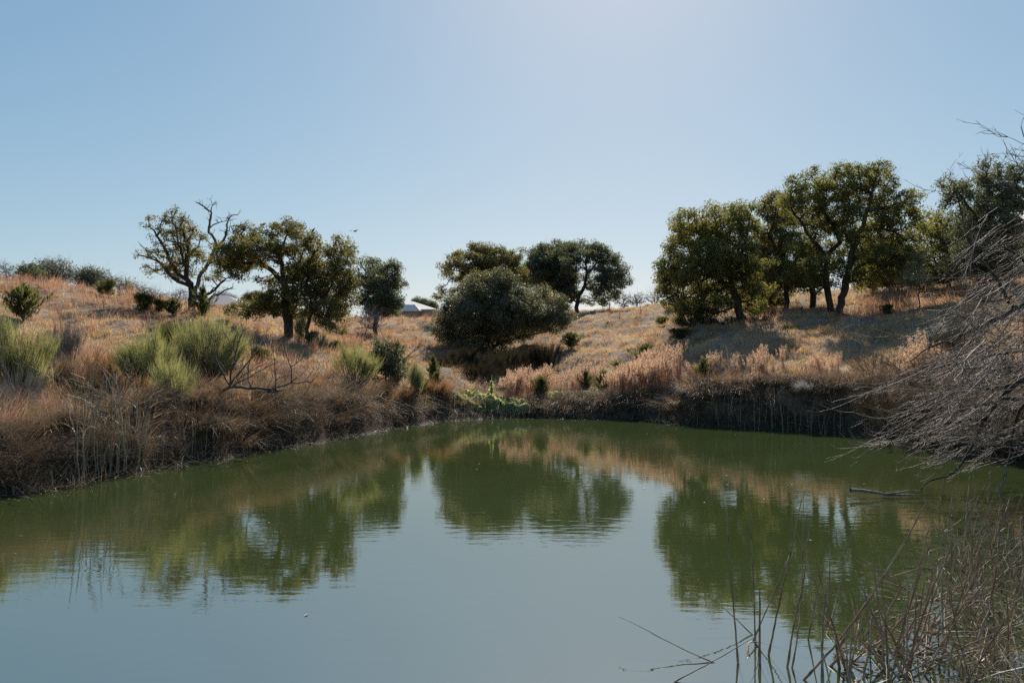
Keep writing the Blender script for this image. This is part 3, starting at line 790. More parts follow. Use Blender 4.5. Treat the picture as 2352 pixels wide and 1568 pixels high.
# --- far bare trees along the skyline
def bare_tree(name, label, D, base, blobs, seed, group, leaf=None, nleaf=4, R=.13, spacing=.5):
    if leaf is None or nleaf < 10: nleaf = max(1, nleaf * .4) if leaf else nleaf
    else: spacing = .7
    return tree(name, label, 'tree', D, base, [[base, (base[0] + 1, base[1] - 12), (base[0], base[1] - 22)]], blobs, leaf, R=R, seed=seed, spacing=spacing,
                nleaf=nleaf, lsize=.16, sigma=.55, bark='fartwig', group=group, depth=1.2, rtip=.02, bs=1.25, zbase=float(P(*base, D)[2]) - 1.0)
SK = 'bare trees on the left skyline'
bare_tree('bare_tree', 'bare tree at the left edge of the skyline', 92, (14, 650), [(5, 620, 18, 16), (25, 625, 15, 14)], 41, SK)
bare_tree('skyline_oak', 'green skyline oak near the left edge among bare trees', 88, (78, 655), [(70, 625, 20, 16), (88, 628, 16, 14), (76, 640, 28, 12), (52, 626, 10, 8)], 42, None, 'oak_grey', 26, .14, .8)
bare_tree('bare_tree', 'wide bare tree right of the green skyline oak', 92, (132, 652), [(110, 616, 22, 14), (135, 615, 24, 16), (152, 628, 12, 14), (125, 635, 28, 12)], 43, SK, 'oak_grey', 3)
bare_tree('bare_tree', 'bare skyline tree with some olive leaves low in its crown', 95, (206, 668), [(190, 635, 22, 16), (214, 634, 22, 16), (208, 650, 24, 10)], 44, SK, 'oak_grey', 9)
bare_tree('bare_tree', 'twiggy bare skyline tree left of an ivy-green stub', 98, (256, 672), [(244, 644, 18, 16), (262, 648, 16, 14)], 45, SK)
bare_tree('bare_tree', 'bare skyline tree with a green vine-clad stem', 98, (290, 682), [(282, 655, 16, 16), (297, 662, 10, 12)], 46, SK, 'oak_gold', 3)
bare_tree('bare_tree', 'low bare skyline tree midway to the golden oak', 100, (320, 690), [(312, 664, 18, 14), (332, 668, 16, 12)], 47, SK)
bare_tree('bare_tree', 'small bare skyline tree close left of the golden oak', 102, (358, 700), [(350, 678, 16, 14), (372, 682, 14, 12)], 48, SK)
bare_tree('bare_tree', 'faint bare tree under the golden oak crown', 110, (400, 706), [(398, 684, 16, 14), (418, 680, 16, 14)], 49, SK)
bare_tree('skyline_oak', 'small round oak behind the right end of the grey roof at left', 230, (590, 712), [(572, 684, 12, 10), (590, 684, 16, 12), (606, 690, 14, 12)], 50, None, 'oak_grey', 24)
bare_tree('skyline_oak', 'low tree line oak right behind the bright roof', 250, (985, 722), [(975, 697, 14, 9), (990, 703, 14, 9), (958, 692, 10, 7)], 51, None, 'oak_grey', 22)
SK2 = 'bare trees right of the middle crest'
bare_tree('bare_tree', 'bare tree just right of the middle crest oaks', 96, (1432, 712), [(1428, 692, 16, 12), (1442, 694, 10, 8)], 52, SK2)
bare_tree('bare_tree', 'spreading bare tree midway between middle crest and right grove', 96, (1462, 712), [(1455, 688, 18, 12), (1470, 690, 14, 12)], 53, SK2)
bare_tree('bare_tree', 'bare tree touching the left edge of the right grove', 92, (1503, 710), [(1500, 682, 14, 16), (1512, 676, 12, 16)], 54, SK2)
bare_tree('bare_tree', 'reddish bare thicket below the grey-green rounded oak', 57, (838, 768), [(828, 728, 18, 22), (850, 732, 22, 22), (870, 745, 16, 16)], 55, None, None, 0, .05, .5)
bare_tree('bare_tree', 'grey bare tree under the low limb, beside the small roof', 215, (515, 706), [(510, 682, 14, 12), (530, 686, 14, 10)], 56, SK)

# ---------------------------------------------------------------- junipers
def juniper_proto(seed, h=1.6, r=.55, n=1900):
    rng = np.random.default_rng(seed)
    root = thing('juniper', 'x', 'shrub', (0, 0, 0), 'young junipers on the slopes')
    A = Acc(); tube(A, [(0, 0, -.1), (.02, 0, h * .4), (0, .02, h * .9)], [.05, .03, .008], 6)
    tips = []
    nb = 46
    for i in range(nb):
        z0 = h * rng.uniform(.03, .8); a = rng.uniform(0, 6.28)
        f = z0 / h
        L = r * (1.15 - f) * rng.uniform(.4, 1.5)
        e = np.array([math.cos(a) * L, math.sin(a) * L, z0 + L * rng.uniform(.5, 1.3)])
        s0 = np.array([0, 0, z0]); tube(A, [s0, s0 * .5 + e * .5 + [0, 0, -.04], e], [.014, .01, .004], 3)
        tips.append((s0, e))
    tips.append((np.array([0, 0, h * .7]), np.array([0.02, 0, h])))
    A.build('stem', M['bark'], root)
    B = Acc()
    s0 = np.array([t_[0] for t_ in tips]); e0 = np.array([t_[1] for t_ in tips])
    k = rng.integers(0, len(tips), n); f = rng.uniform(.25, 1.05, n)[:, None]
    c = s0[k] * (1 - f) + e0[k] * f + rng.normal(0, .055, (n, 3)) * (r / .55)
    d = unit(e0[k] - s0[k]) + np.array([0, 0, .5])
    leaves(B, c, .15 * (r / .55), rng, d=d, spread=.45, aspect=.28)
    B.build('foliage', M['juniper'], root)
    return root
JP = [juniper_proto(61), juniper_proto(62, r=.7), juniper_proto(63, r=.42, h=1.8)]
JL = [  # px, base py, height px, width px, D, proto, label
    (52, 742, 82, 84, 35.5, 1, 'olive juniper alone on the far left slope'),
    (328, 722, 48, 55, 45, 1, 'dark juniper left of the golden oak'),
    (466, 742, 75, 50, 44.5, 0, 'juniper hugging the right side of the golden oak trunk'),
    (312, 788, 34, 30, 30, 0, 'tiny juniper in dry grass above the broom shrubs'),
    (528, 800, 85, 62, 25, 1, 'bright juniper right behind the tallest broom shrub'),
    (592, 800, 48, 48, 31, 1, 'low juniper under the dark oak lower limbs'),
    (716, 790, 34, 44, 41, 1, 'low green juniper at the foot of the leaning oak'),
    (771, 792, 30, 34, 40, 1, 'ragged small juniper right of the leaning oak'),
    (914, 868, 100, 58, 34.6, 2, 'tall juniper behind the grey-leaved shrub'),
    (996, 872, 62, 34, 37, 0, 'dark upright juniper at the thicket shadow edge'),
    (1004, 882, 36, 32, 36, 0, 'small bright juniper in front of the dark upright one'),
    (1312, 792, 36, 54, 50, 1, 'broad low juniper touching the right end of the thicket'),
    (1344, 870, 52, 40, 37, 0, 'upright juniper among pink plumes, middle of the far bank'),
    (1241, 905, 52, 42, 36, 1, 'dark juniper low on the far bank near the creeper'),
    (1384, 868, 56, 40, 36.5, 0, 'juniper just left of the big plume stand'),
    (1424, 850, 48, 54, 38, 1, 'juniper behind the left side of the big plume stand'),
    (1487, 825, 62, 70, 38.5, 1, 'biggest juniper of the right slope, above the plume stand'),
    (1522, 742, 22, 42, 55, 1, 'ground-hugging juniper on the bright knoll left of the grove'),
    (1614, 900, 56, 44, 31.5, 0, 'juniper on the dark bank right of the plume stand'),
    (1560, 775, 26, 60, 43, 1, 'spreading low juniper under the left grove oak'),
    (231, 700, 34, 30, 52, 0, 'dark juniper in the red grass skyline, left one of a pair'),
    (247, 716, 40, 40, 50, 1, 'grey-green juniper below the red grass skyline'),
    (395, 728, 40, 44, 45, 1, 'juniper in the brush left of the golden oak trunk'),
    (365, 722, 34, 36, 46, 1, 'brushy juniper between two others left of the golden oak'),
    (2038, 702, 26, 40, 42, 1, 'small juniper in the red grass right of the twin trunks'),
    (272, 640 + 50, 40, 14, 60, 2, 'slim juniper poking above the red grass skyline'),
    (965, 905, 44, 40, 33, 1, 'yellowish juniper at the right end of the left bank'),
]
first = [True] * 3
for i, (px, py, hp, wp, D, k, lab) in enumerate(JL):
    x, y = XY(px, D); z = gz(x, y)
    u = D / F
    h0 = [1.6, 1.6, 1.8][k]; r0 = [.55, .7, .42][k]
    sz = hp * u / h0 * 1.05; sx_ = wp * u / (2 * r0) * .85
    rz = i * 1.7
    if first[k]:
        o = JP[k]; o.location = (x, y, z - .05); o.rotation_euler = (0, 0, rz); o.scale = (sx_, sx_, sz); o['label'] = lab; first[k] = False
    else: o = dup(JP[k], (x, y, z - .05), rz, (sx_, sx_, sz), lab)

# ---------------------------------------------------------------- broom shrubs (yellow-green wispy)
def broom(label, D, base, blobs, seed, dens=1.0, col='broom', name='broom_shrub', group='yellow-green broom shrubs on the left bank'):
    rng = np.random.default_rng(seed); u = D / F
    bx, by = XY(base[0], D); B = np.array([bx, by, gz(bx, by) - .05])
    root = thing(name, label, 'shrub', tuple(B), group)
    A = Acc(); C = Acc()
    for (cx, cyy, rx, ry) in blobs:
        ry *= 1.35; rx *= 1.1; cyy -= ry * .12; c = P(cx, cyy, D + rng.uniform(-.5, .5)); n = int(34 * dens)
        dv = unit(rng.normal(0, 1, (n, 3))) * rng.uniform(.1, 1.35, n)[:, None] ** .6
        q = c + dv * np.array([rx * u, rx * u * .8, ry * u * .85]) - np.array([0, 0, .1])
        for e in q:
            s0 = B + rng.normal(0, .08, 3) * [1, 1, 0]
            mid = s0 * .5 + e * .5 + (e - s0) * [.12, .12, 0] + rng.normal(0, .07, 3)
            path = smooth_path([s0, mid, e], .25, rng, .012)
            tube(A, path, np.linspace(.013, .004, len(path)), 3)
            # side sprays along the upper half
            m_ = int(rng.integers(8, 30))
            f = rng.uniform(.48, 1.06, m_)[:, None]
            pc = mid * (1 - f) * 1 + e * f
            d = unit(unit(e - s0) * 1.0 + rng.normal(0, .17, (m_, 3)) + [0, 0, .6])
            blades(C, pc + rng.normal(0, .035, (m_, 3)), rng.uniform(.22, .6, m_) * (D / 22) ** .5, .0085 * D / 22, rng.normal(0, .12, (m_, 2)), 0, rng, dirn=d, nseg=2)
    A.build('stem', M['twig'], root, B)
    C.build('foliage', M[col], root, B)
    return root
broom('big broom shrub at the left edge of the bank', 19.5, (45, 940), [(25, 800, 34, 40), (65, 800, 34, 36), (35, 850, 40, 34), (85, 850, 28, 34), (5, 780, 20, 40), (105, 800, 22, 26), (60, 880, 40, 26), (0, 840, 30, 40)], 71, 1.0)
broom('yellowish low broom hanging at the left bank edge', 16.5, (30, 1010), [(20, 950, 40, 26), (60, 965, 30, 20)], 72, .7)
broom('broom shrub left of the tallest, above the rusty grass', 20.5, (345, 895), [(325, 815, 26, 26), (355, 800, 30, 30), (300, 815, 20, 16), (385, 815, 16, 20), (340, 840, 36, 22), (285, 835, 16, 18)], 73)
broom('tallest broom shrub with two bright green peaks', 23, (465, 880), [(440, 780, 32, 32), (485, 765, 34, 34), (520, 770, 26, 26), (460, 815, 44, 30), (505, 815, 30, 26), (425, 800, 24, 30), (540, 800, 26, 24), (480, 840, 40, 24)], 74, 1.1)
broom('low bright broom drooping toward the water', 19, (400, 930), [(385, 868, 26, 26), (420, 862, 24, 22), (400, 890, 30, 20)], 75)
broom('round broom shrub with bare stems near the grey-leaved shrub', 29, (812, 892), [(795, 825, 24, 22), (825, 830, 26, 22), (850, 845, 16, 16)], 76)
broom('slim leaning broom at the right end of the left bank', 31, (940, 905), [(950, 860, 14, 24), (960, 875, 10, 18)], 77, .8)
broom('narrow pale broom beside the dark oak trunk', 43, (690, 782), [(686, 758, 8, 16), (694, 750, 6, 12)], 78, .8)
broom('thin green broom standing before the leaning oak trunk', 38, (740, 800), [(738, 786, 14, 10)], 79, .5)
for bi, (px, py, D, mat_, sc_, lab) in enumerate([
        (120, 1000, 17.0, 'weed', 1.0, 'grey-green scrub clump on the near left bank, left of the tall reeds'),
        (215, 930, 18.8, 'brush', 1.3, 'dark scrub in the steep cut above the tall left reeds'),
        (300, 925, 19.6, 'red2', 1.1, 'rust-red scrub on the bank edge under the low drooping broom'),
        (430, 945, 20.5, 'brush', 1.2, 'dark scrub below the drooping broom, left of the fallen sapling'),
        (250, 860, 21.5, 'red2', 1.1, 'rust-brown scrub left of the drooping broom'),
        (520, 930, 22.5, 'greytwig', 1.0, 'grey scrub under the fallen sapling trunk'),
        (640, 930, 24.5, 'brush', 1.1, 'dark scrub on the left bank right of the orange shrub'),
        (700, 905, 27.0, 'red2', .9, 'rusty scrub below the right tip of the fallen sapling'),
        (760, 930, 27.0, 'weed', .9, 'olive scrub low on the bank under the round broom'),
        (860, 915, 30.0, 'brush', 1.0, 'dark scrub at the foot of the grey-leaved shrub'),
        (905, 930, 30.5, 'red2', .9, 'rust-brown scrub at the foot of the slim leaning broom'),
        (1000, 915, 33.5, 'red2', 1.0, 'orange-brown grassy scrub at the left end of the creeper mound'),
        (30, 930, 17.5, 'greytwig', 1.2, 'grey twiggy scrub at the very left edge of the bank'),
        (395, 780, 27.0, 'weed', .7, 'small olive scrub in pale grass between the broom tops')]):
    k_ = sc_ * 19 / D * 1.1
    broom(lab, D, (px, py), [(px - 26 * k_, py - 22 * k_, 26 * k_, 16 * k_), (px + 22 * k_, py - 28 * k_, 28 * k_, 18 * k_), (px, py - 12 * k_, 40 * k_, 12 * k_)], 870 + bi, .75, mat_, 'bank_scrub', 'mixed scrub on the left bank')
# brush under the grove and behind the willow
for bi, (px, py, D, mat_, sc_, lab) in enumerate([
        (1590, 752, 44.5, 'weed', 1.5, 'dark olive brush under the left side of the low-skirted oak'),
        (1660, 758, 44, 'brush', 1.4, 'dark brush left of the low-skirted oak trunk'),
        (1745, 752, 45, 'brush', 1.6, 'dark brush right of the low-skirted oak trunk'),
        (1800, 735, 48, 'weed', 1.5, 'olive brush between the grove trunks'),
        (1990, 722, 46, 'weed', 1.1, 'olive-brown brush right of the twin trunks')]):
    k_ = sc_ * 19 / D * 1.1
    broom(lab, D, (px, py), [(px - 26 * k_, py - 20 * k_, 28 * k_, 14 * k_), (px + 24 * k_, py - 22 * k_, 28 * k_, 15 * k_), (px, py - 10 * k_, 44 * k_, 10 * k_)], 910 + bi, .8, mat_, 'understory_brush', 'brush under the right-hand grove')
for bi, (px, py, D, mat_, sc_, lab) in enumerate([
        (2040, 950, 23.5, 'brush', 1.3, 'dark brush on the right bank at the left tips of the willow twigs'),
        (2110, 985, 21.5, 'brush', 1.3, 'dark brush low on the right bank near the water, behind willow twigs'),
        (2110, 880, 24.5, 'dullbrown', 1.2, 'dull brown brush on the right bank above the waterside one'),
        (2190, 940, 22, 'brush', 1.4, 'dark brush mid right bank behind the densest willow twigs'),
        (2220, 1005, 20, 'dullbrown', 1.1, 'brown brush at the right waterline behind the willow limb'),
        (2270, 880, 23, 'brush', 1.4, 'dark brush behind the willow fork'),
        (2330, 960, 20.5, 'brush', 1.4, 'dark brush on the right bank against the picture edge'),
        (2340, 850, 23, 'dullbrown', 1.3, 'brown brush high on the right bank against the picture edge'),
        (2180, 820, 27, 'brush', 1.2, 'dark brush high on the right bank below the red grass'),
        (2010, 870, 27.5, 'dullbrown', 1.0, 'brown brush at the top of the dark bank left of the willow'),
        (2330, 1030, 18.6, 'dullbrown', 1.0, 'low brown brush at the right waterline by the picture edge')]):
    k_ = sc_ * 19 / D * 1.25
    broom(lab, D, (px, py), [(px - 30 * k_, py - 26 * k_, 32 * k_, 20 * k_), (px + 26 * k_, py - 34 * k_, 34 * k_, 22 * k_), (px, py - 14 * k_, 48 * k_, 14 * k_)], 930 + bi, .8, mat_, 'bank_scrub', 'dark brush on the right bank')
# near-black brush added to deepen the thicket's shadow in the hollow
for bi, (px, py, D, lab) in enumerate([(1065, 848, 44, 'dark brush added as shade at the left end of the thicket shadow'), (1110, 862, 43, 'dark brush added as shade in the thicket shadow, left of middle'),
        (1160, 858, 43.5, 'dark brush added as shade in the middle of the thicket shadow'), (1210, 850, 44, 'dark brush added as shade at the right of the thicket shadow'), (1100, 880, 40.5, 'low dark brush added as shade just above the tall green weed spike'),
        (1180, 884, 40, 'low dark brush added as shade between the weed spike and the plumes'), (1030, 868, 42, 'low dark brush added as shade beside the upright dark juniper'), (1255, 838, 44, 'dark brush added as shade at the upper left of the plume grass')]):
    broom(lab, D, (px, py), [(px - 16, py - 22, 20, 13), (px + 12, py - 26, 22, 14), (px, py - 14, 34, 9)], 850 + bi, .8, 'brush', 'shade_brush', 'dark brush added as shade in the hollow')
# bare grey shrubs
broom('grey leafless shrub right of the big left broom', 22, (140, 850), [(135, 790, 30, 30), (165, 800, 26, 26), (120, 815, 24, 20), (150, 775, 26, 22)], 81, .6, 'greytwig', 'bare_shrub', 'leafless grey shrubs on the left bank')
broom('dark leafless tangle above the rusty grass', 20, (185, 880), [(190, 850, 34, 18), (160, 845, 26, 18)], 82, .8, 'brown', 'bare_shrub', 'leafless grey shrubs on the left bank')
broom('pale fluffy bush on the dark right bank', 27.6, (1868, 905), [(1868, 888, 26, 9), (1850, 890, 14, 7)], 83, .9, 'fluff', 'fluffy_bush', None)
broom('low orange-leaved shrub low on the left bank', 21.5, (575, 985), [(560, 950, 26, 20), (590, 955, 24, 16)], 84, 1.0, 'orange', 'orange_shrub', None)

# ---------------------------------------------------------------- leafless sapling with lying trunk, left bank
def z6(L): return [(q[0] * .293, 689 + q[1] * .293) for q in L]
def z7(L): return [(551.25 + q[0] * .27344, 689 + q[1] * .27344) for q in L]
def branchy(name, label, cat, D, paths, seed, mat='twig', tw=.5, twl=(.2, .6), up=.4, origin=None, group=None):
    rng = np.random.default_rng(seed)
    A = Acc()
    first_ = None
    for r0, L in paths:
        pts = [P(q[0], q[1], D + (q[2] if len(q) > 2 else 0)) for q in L]
        if first_ is None: first_ = pts[0]
        path = smooth_path(pts, .18, rng, .012)
        rad = np.linspace(r0, max(r0 * .3, .004), len(path))
        tube(A, path, rad, 6)
        for j in range(1, len(path)):
            if rng.random() < tw:
                t_ = unit(path[j] - path[j - 1])
                d_ = unit(t_ * .8 + rng.normal(0, .6, 3) + [0, 0, up])
                L_ = rng.uniform(*twl)
                m1 = path[j] + d_ * L_ * .5 + rng.normal(0, .02, 3); e = m1 + unit(d_ + rng.normal(0, .35, 3)) * L_ * .5
                rr = min(rad[j] * .6, .009)
                tube(A, [path[j], m1, e], [rr, rr * .7, rr * .4], 4)
                for _ in range(2):
                    e2 = m1 + unit(d_ + rng.normal(0, .6, 3)) * L_ * .4; tube(A, [m1, e2], [rr * .5, rr * .3], 3)
    root = thing(name, label, cat, tuple(first_), group)
    A.build('branches', M[mat], root, first_, smooth=True)
    return root
branchy('fallen_sapling', 'leafless sapling half fallen across the left bank, forked branches up', 'tree', 20.5,
        [(.045, z6([(1690, 740), (1800, 680), (1950, 690), (2195, 710)]) + z7([(220, 770), (430, 700), (600, 690)])),
         (.03, z6([(1800, 680), (1820, 540), (1850, 400), (1900, 250), (1890, 180)])), (.018, z6([(1850, 420), (1780, 300), (1740, 220)])),
         (.024, z6([(1800, 670), (1740, 560), (1680, 430), (1650, 330)])), (.026, z6([(1810, 660), (1900, 540), (1990, 440), (2090, 320)])),
         (.02, z6([(1830, 670), (1960, 600), (2100, 520), (2180, 480)])), (.02, z7([(430, 700), (430, 570), (390, 470), (365, 360)])), (.014, z7([(430, 560), (510, 500), (560, 400)])),
         (.016, z7([(300, 760), (290, 560), (270, 350)])), (.02, z7([(100, 740), (60, 600), (130, 430), (200, 350)])), (.014, z7([(0, 650), (150, 560), (270, 520)]))], 91, tw=1.0, twl=(.25, .8))
branchy('dead_branch', 'grey dead branch hanging down the steep left bank', 'branch', 17.2,
        [(.022, z6([(800, 510), (850, 640), (900, 800), (950, 920)])), (.014, z6([(850, 640), (880, 780), (940, 930)]))], 92, tw=.3, up=0)
branchy('bare_shrub', 'bare dark stems at the left edge before the big broom', 'shrub', 18.2,
        [(.02, z6([(160, 830), (110, 700), (60, 600), (0, 480)])), (.018, z6([(160, 830), (150, 680), (170, 560), (120, 430)])), (.018, z6([(160, 830), (250, 740), (330, 680)])),
         (.014, z6([(170, 800), (210, 650), (260, 560)])), (.014, z6([(30, 800), (40, 600), (10, 330)]))], 93, tw=.7)
branchy('bare_branch', 'long thin bare branch slanting up over the lower left bank', 'branch', 24, [(.02, z7([(400, 1010), (600, 700), (700, 560)]))], 94, tw=.3)
branchy('bare_branch', 'shorter bare branch slanting right over the lower left bank', 'branch', 24, [(.016, z7([(550, 980), (680, 890), (800, 810)]))], 96, tw=.3)
branchy('bare_shrub', 'bare twig fan leaning into the dip left of the thicket', 'shrub', 38,
        [(.02, z7([(1390, 490), (1450, 440), (1560, 360)])), (.016, z7([(1390, 490), (1480, 400), (1520, 350)])), (.016, z7([(1390, 490), (1480, 470), (1600, 430)]))], 95, tw=.9)

# ---------------------------------------------------------------- willow leaning in from the right
def w1(L): return [(1800.75 + q[0] * .26363, 781 + q[1] * .26363) + tuple(q[2:]) for q in L]
rng = np.random.default_rng(101)
WD = 13.6
limbs = [
    (.062, [(2560, 800, .8), (2440, 730, .3), (2352, 700), (2325, 706), (2306, 671), (2287, 637), (2256, 599), (2233, 569), (2218, 534), (2210, 496), (2199, 450), (2190, 425)]),
    (.07, [(2400, 712, .3), (2352, 702, .2), (2300, 728, .1), (2230, 760), (2150, 790, -.3), (2090, 830, -.4)]),
    (.09, [(2560, 800, .8), (2440, 840, .4)] + w1([(2091, 340), (1900, 500), (1750, 690), (1640, 920), (1540, 1080), (1420, 1190), (1270, 1225), (1190, 1310)])),
    (.05, w1([(2091, 360, .3), (1820, 430), (1700, 400), (1550, 410), (1380, 510), (1150, 520), (1000, 540)])),
    (.05, w1([(2300, 480, .5), (2091, 510), (1900, 520), (1650, 580), (1450, 640), (1200, 720), (1000, 760)])),
    (.04, w1([(1750, 690), (1600, 700), (1400, 730), (1270, 790), (1250, 950)])),
    (.04, w1([(2400, 850, .4), (2091, 910), (1900, 910), (1700, 935), (1500, 940)])),
    (.045, w1([(2350, 420, .2), (2091, 560), (2000, 800), (1980, 950), (1920, 1180), (1860, 1320)])),
    (.04, [(2560, 600, .4), (2450, 500, .2), (2400, 420), (2370, 360), (2355, 320), (2345, 290)]),
    (.05, [(2500, 700, .5), (2400, 640, .3), (2340, 590, .2), (2290, 560), (2230, 530)]),
    (.05, [(2560, 760, .6), (2420, 790, .3), (2320, 810, .1), (2210, 830), (2120, 850)]),
    (.05, [(2560, 700, -.4), (2420, 670, -.3), (2352, 673, -.2), (2290, 690, -.2), (2218, 683), (2190, 660)]),
    (.04, [(2560, 560, .4), (2440, 480, 0), (2370, 450), (2300, 430), (2250, 400)]),
]
A = Acc(); paths = []
for r0, L in limbs:
    pts = [P(q[0], q[1], WD + (q[2] if len(q) > 2 else 0)) for q in L]
    path = smooth_path(pts, .14, rng, .008)
    tube(A, path, r0 * .8 * np.linspace(1, .1, len(path)) ** 1.1 + .004, 7); paths.append(path)
foot = P(2560, 800, WD + .8); gb = np.array([foot[0] + .5, foot[1] + .2, gz(foot[0] + .5, foot[1] + .2) - .2])
tube(A, smooth_path([gb, gb * .5 + foot * .5 + [.1, 0, 0], foot], .2), .14, 9)
tube(A, smooth_path([foot, P(2560, 700, WD), P(2560, 560, WD + .4), P(2560, 420, WD)], .2), np.linspace(.12, .05, len(smooth_path([foot, P(2560, 700, WD), P(2560, 560, WD + .4), P(2560, 420, WD)], .2))), 8)
willow = thing('willow', 'bare willow leaning in from the right edge with sweeping grey twigs', 'tree', tuple(gb))
A.build('trunk', M['bark'], willow, gb, smooth=True)
T = Acc()
U = WD / F
def twigs(n, x0, x1, y0, y1, dirang, spread, L0, L1, curl, rr=.0075, dd=.9):
    for _ in range(n):
        px = rng.uniform(x0, x1); py = rng.uniform(y0, y1)
        s = P(px, py, WD + rng.normal(0, dd))
        a = math.radians(dirang + rng.normal(0, spread))
        L = rng.uniform(L0, L1) * U * (0.6 + .8 * rng.random())
        d = np.array([-math.cos(a), rng.normal(0, .25), math.sin(a)])
        ns = 5; p = [s]; c = rng.normal(curl, abs(curl) * .5 + .05)
        for k in range(ns):
            d = unit(d + np.array([0, 0, 1]) * c * (k / ns) ** 2 * 1.6 + rng.normal(0, .035, 3)); p.append(p[-1] + d * L / ns)
        p = np.array(p)
        if p[:, 2].min() < .03: continue
        tube(T, p, np.linspace(rr * rng.uniform(.8, 1.3), rr * .45, ns + 1), 3)
        if rng.random() < .6:
            j = rng.integers(2, ns); d2 = unit(d + rng.normal(0, .5, 3)); e = p[j] + d2 * L * .25
            tube(T, [p[j], e, e + unit(d2 + [0, 0, .6]) * L * .1], [rr * .6, rr * .45, rr * .3], 3)

def spray(s0, a0, L, nt, thick, upcurl=.5):
    """a drooping branchlet whose side twigs fan out and curl up at their tips"""
    a = math.radians(a0); d = np.array([-math.cos(a), rng.normal(0, .3), math.sin(a)]); p = [s0]; ns = 9
    for k in range(ns):
        d = unit(d + np.array([0, 0, -.05 + .16 * (k / ns)]) + rng.normal(0, .15, 3)); p.append(p[-1] + d * L / ns)
    p = np.array(p)
    if p[:, 2].min() < .05: p[:, 2] = np.maximum(p[:, 2], .05 + rng.uniform(0, .1))
    tube(T, p, np.linspace(thick, .003, ns + 1), 4)
    for _ in range(nt):
        j = int(rng.integers(1, ns)); t_ = unit(p[j + 1] - p[j]) if j < ns else d
        e = unit(t_ * 1.3 + rng.normal(0, .38, 3) + np.array([-.2, 0, rng.normal(-.05, .2)])); l = L * rng.uniform(.15, .6); q = [p[j]]; cu = rng.normal(upcurl, .35)
        for k in range(6):
            e = unit(e + np.array([0, 0, cu * (k / 6) ** 2]) + rng.normal(0, .14, 3)); q.append(q[-1] + e * l / 6)
        q = np.array(q)
        if q[:, 2].min() < .03: continue
        r_ = rng.uniform(.0036, .0068)
        tube(T, q, np.linspace(r_, .002, 7), 3)
        if rng.random() < .7:
            k = int(rng.integers(2, 6)); e2 = unit(e + rng.normal(0, .6, 3)); m1 = q[k] + e2 * l * .16
            tube(T, [q[k], m1, m1 + unit(e2 + rng.normal(0, .4, 3) + [0, 0, .4]) * l * .14], [r_ * .7, r_ * .5, .0014], 3)
def drift(n, x0, x1, y0, y1, ang, sp, L0, L1, nt=10, th=.0075, dd=1.2, uc=.5):
    for _ in range(n):
        s0 = P(rng.uniform(x0, x1), rng.uniform(y0, y1), WD + rng.normal(0, dd))
        spray(s0, ang + rng.normal(0, sp), rng.uniform(L0, L1) * U, nt, th * rng.uniform(.7, 1.3), uc)
drift(24, 2290, 2450, 470, 640, -26, 12, 110, 240)
drift(46, 2260, 2480, 620, 800, -26, 12, 150, 320)
drift(50, 2240, 2450, 760, 900, -20, 13, 130, 300)
drift(32, 2220, 2440, 880, 1000, -8, 16, 110, 260)
drift(13, 2220, 2430, 980, 1060, 4, 25, 80, 190, 7)
drift(8, 2350, 2430, 330, 470, 45, 24, 70, 130, 7, .004, 1., .1)
for path in paths[:1] + [paths[8], paths[12]]:
    for _ in range(16):
        j = rng.integers(len(path) // 3, len(path)); s0 = path[j]
        spray(s0, rng.uniform(10, 120), rng.uniform(.35, .8), 4, .004, .1)
T.build('twigs', M['willow'], willow, gb, smooth=True)

# second drift of twigs further back: brush below the willow on the right bank
branchy('dead_branch', 'pale dead branch lying on the water under the willow', 'branch', 13.4,
        [(.035, w1([(580, 1305), (800, 1330), (1000, 1340), (1170, 1350)])), (.02, w1([(900, 1340), (1000, 1322), (1180, 1310)])), (.012, w1([(1100, 1180), (1180, 1190), (1270, 1225)]))], 102, 'greybark', .25, (.1, .25), .1)
branchy('dead_stub', 'forked grey stub poking out of the water at the right', 'branch', 12.2,
        [(.02, w1([(1860, 1330), (1920, 1200), (1975, 960)])), (.012, w1([(1860, 1330), (1890, 1360), (1950, 1400)]))], 103, 'greybark', .3, (.1, .3), .2)

# ---------------------------------------------------------------- grass as stuff
def scatter(n, seed, px0=-260, px1=2620, d0=12, d1=110, cond=None):
    rng = np.random.default_rng(seed)
    px = rng.uniform(px0, px1, n); D = d0 * (d1 / d0) ** rng.uniform(0, 1, n) ** .9
    x = (px - CX) / F * D; y = D
    sd_ = sdist(x, y); k = sd_ > .25
    px, D, x, y, sd_ = px[k], D[k], x[k], y[k], sd_[k]
    k = cond(px, D, x, y, sd_, rng)
    return px[k], D[k], x[k], y[k], sd_[k], rng

def nz(x, y, L, ph):
    k = 2 * math.pi / L
    return .5 + .25 * (np.sin(k * x + ph + 1.3 * np.sin(k * .6 * y + ph)) + np.sin(k * .8 * y + 2 * ph + 1.1 * np.sin(k * .7 * x - ph)))

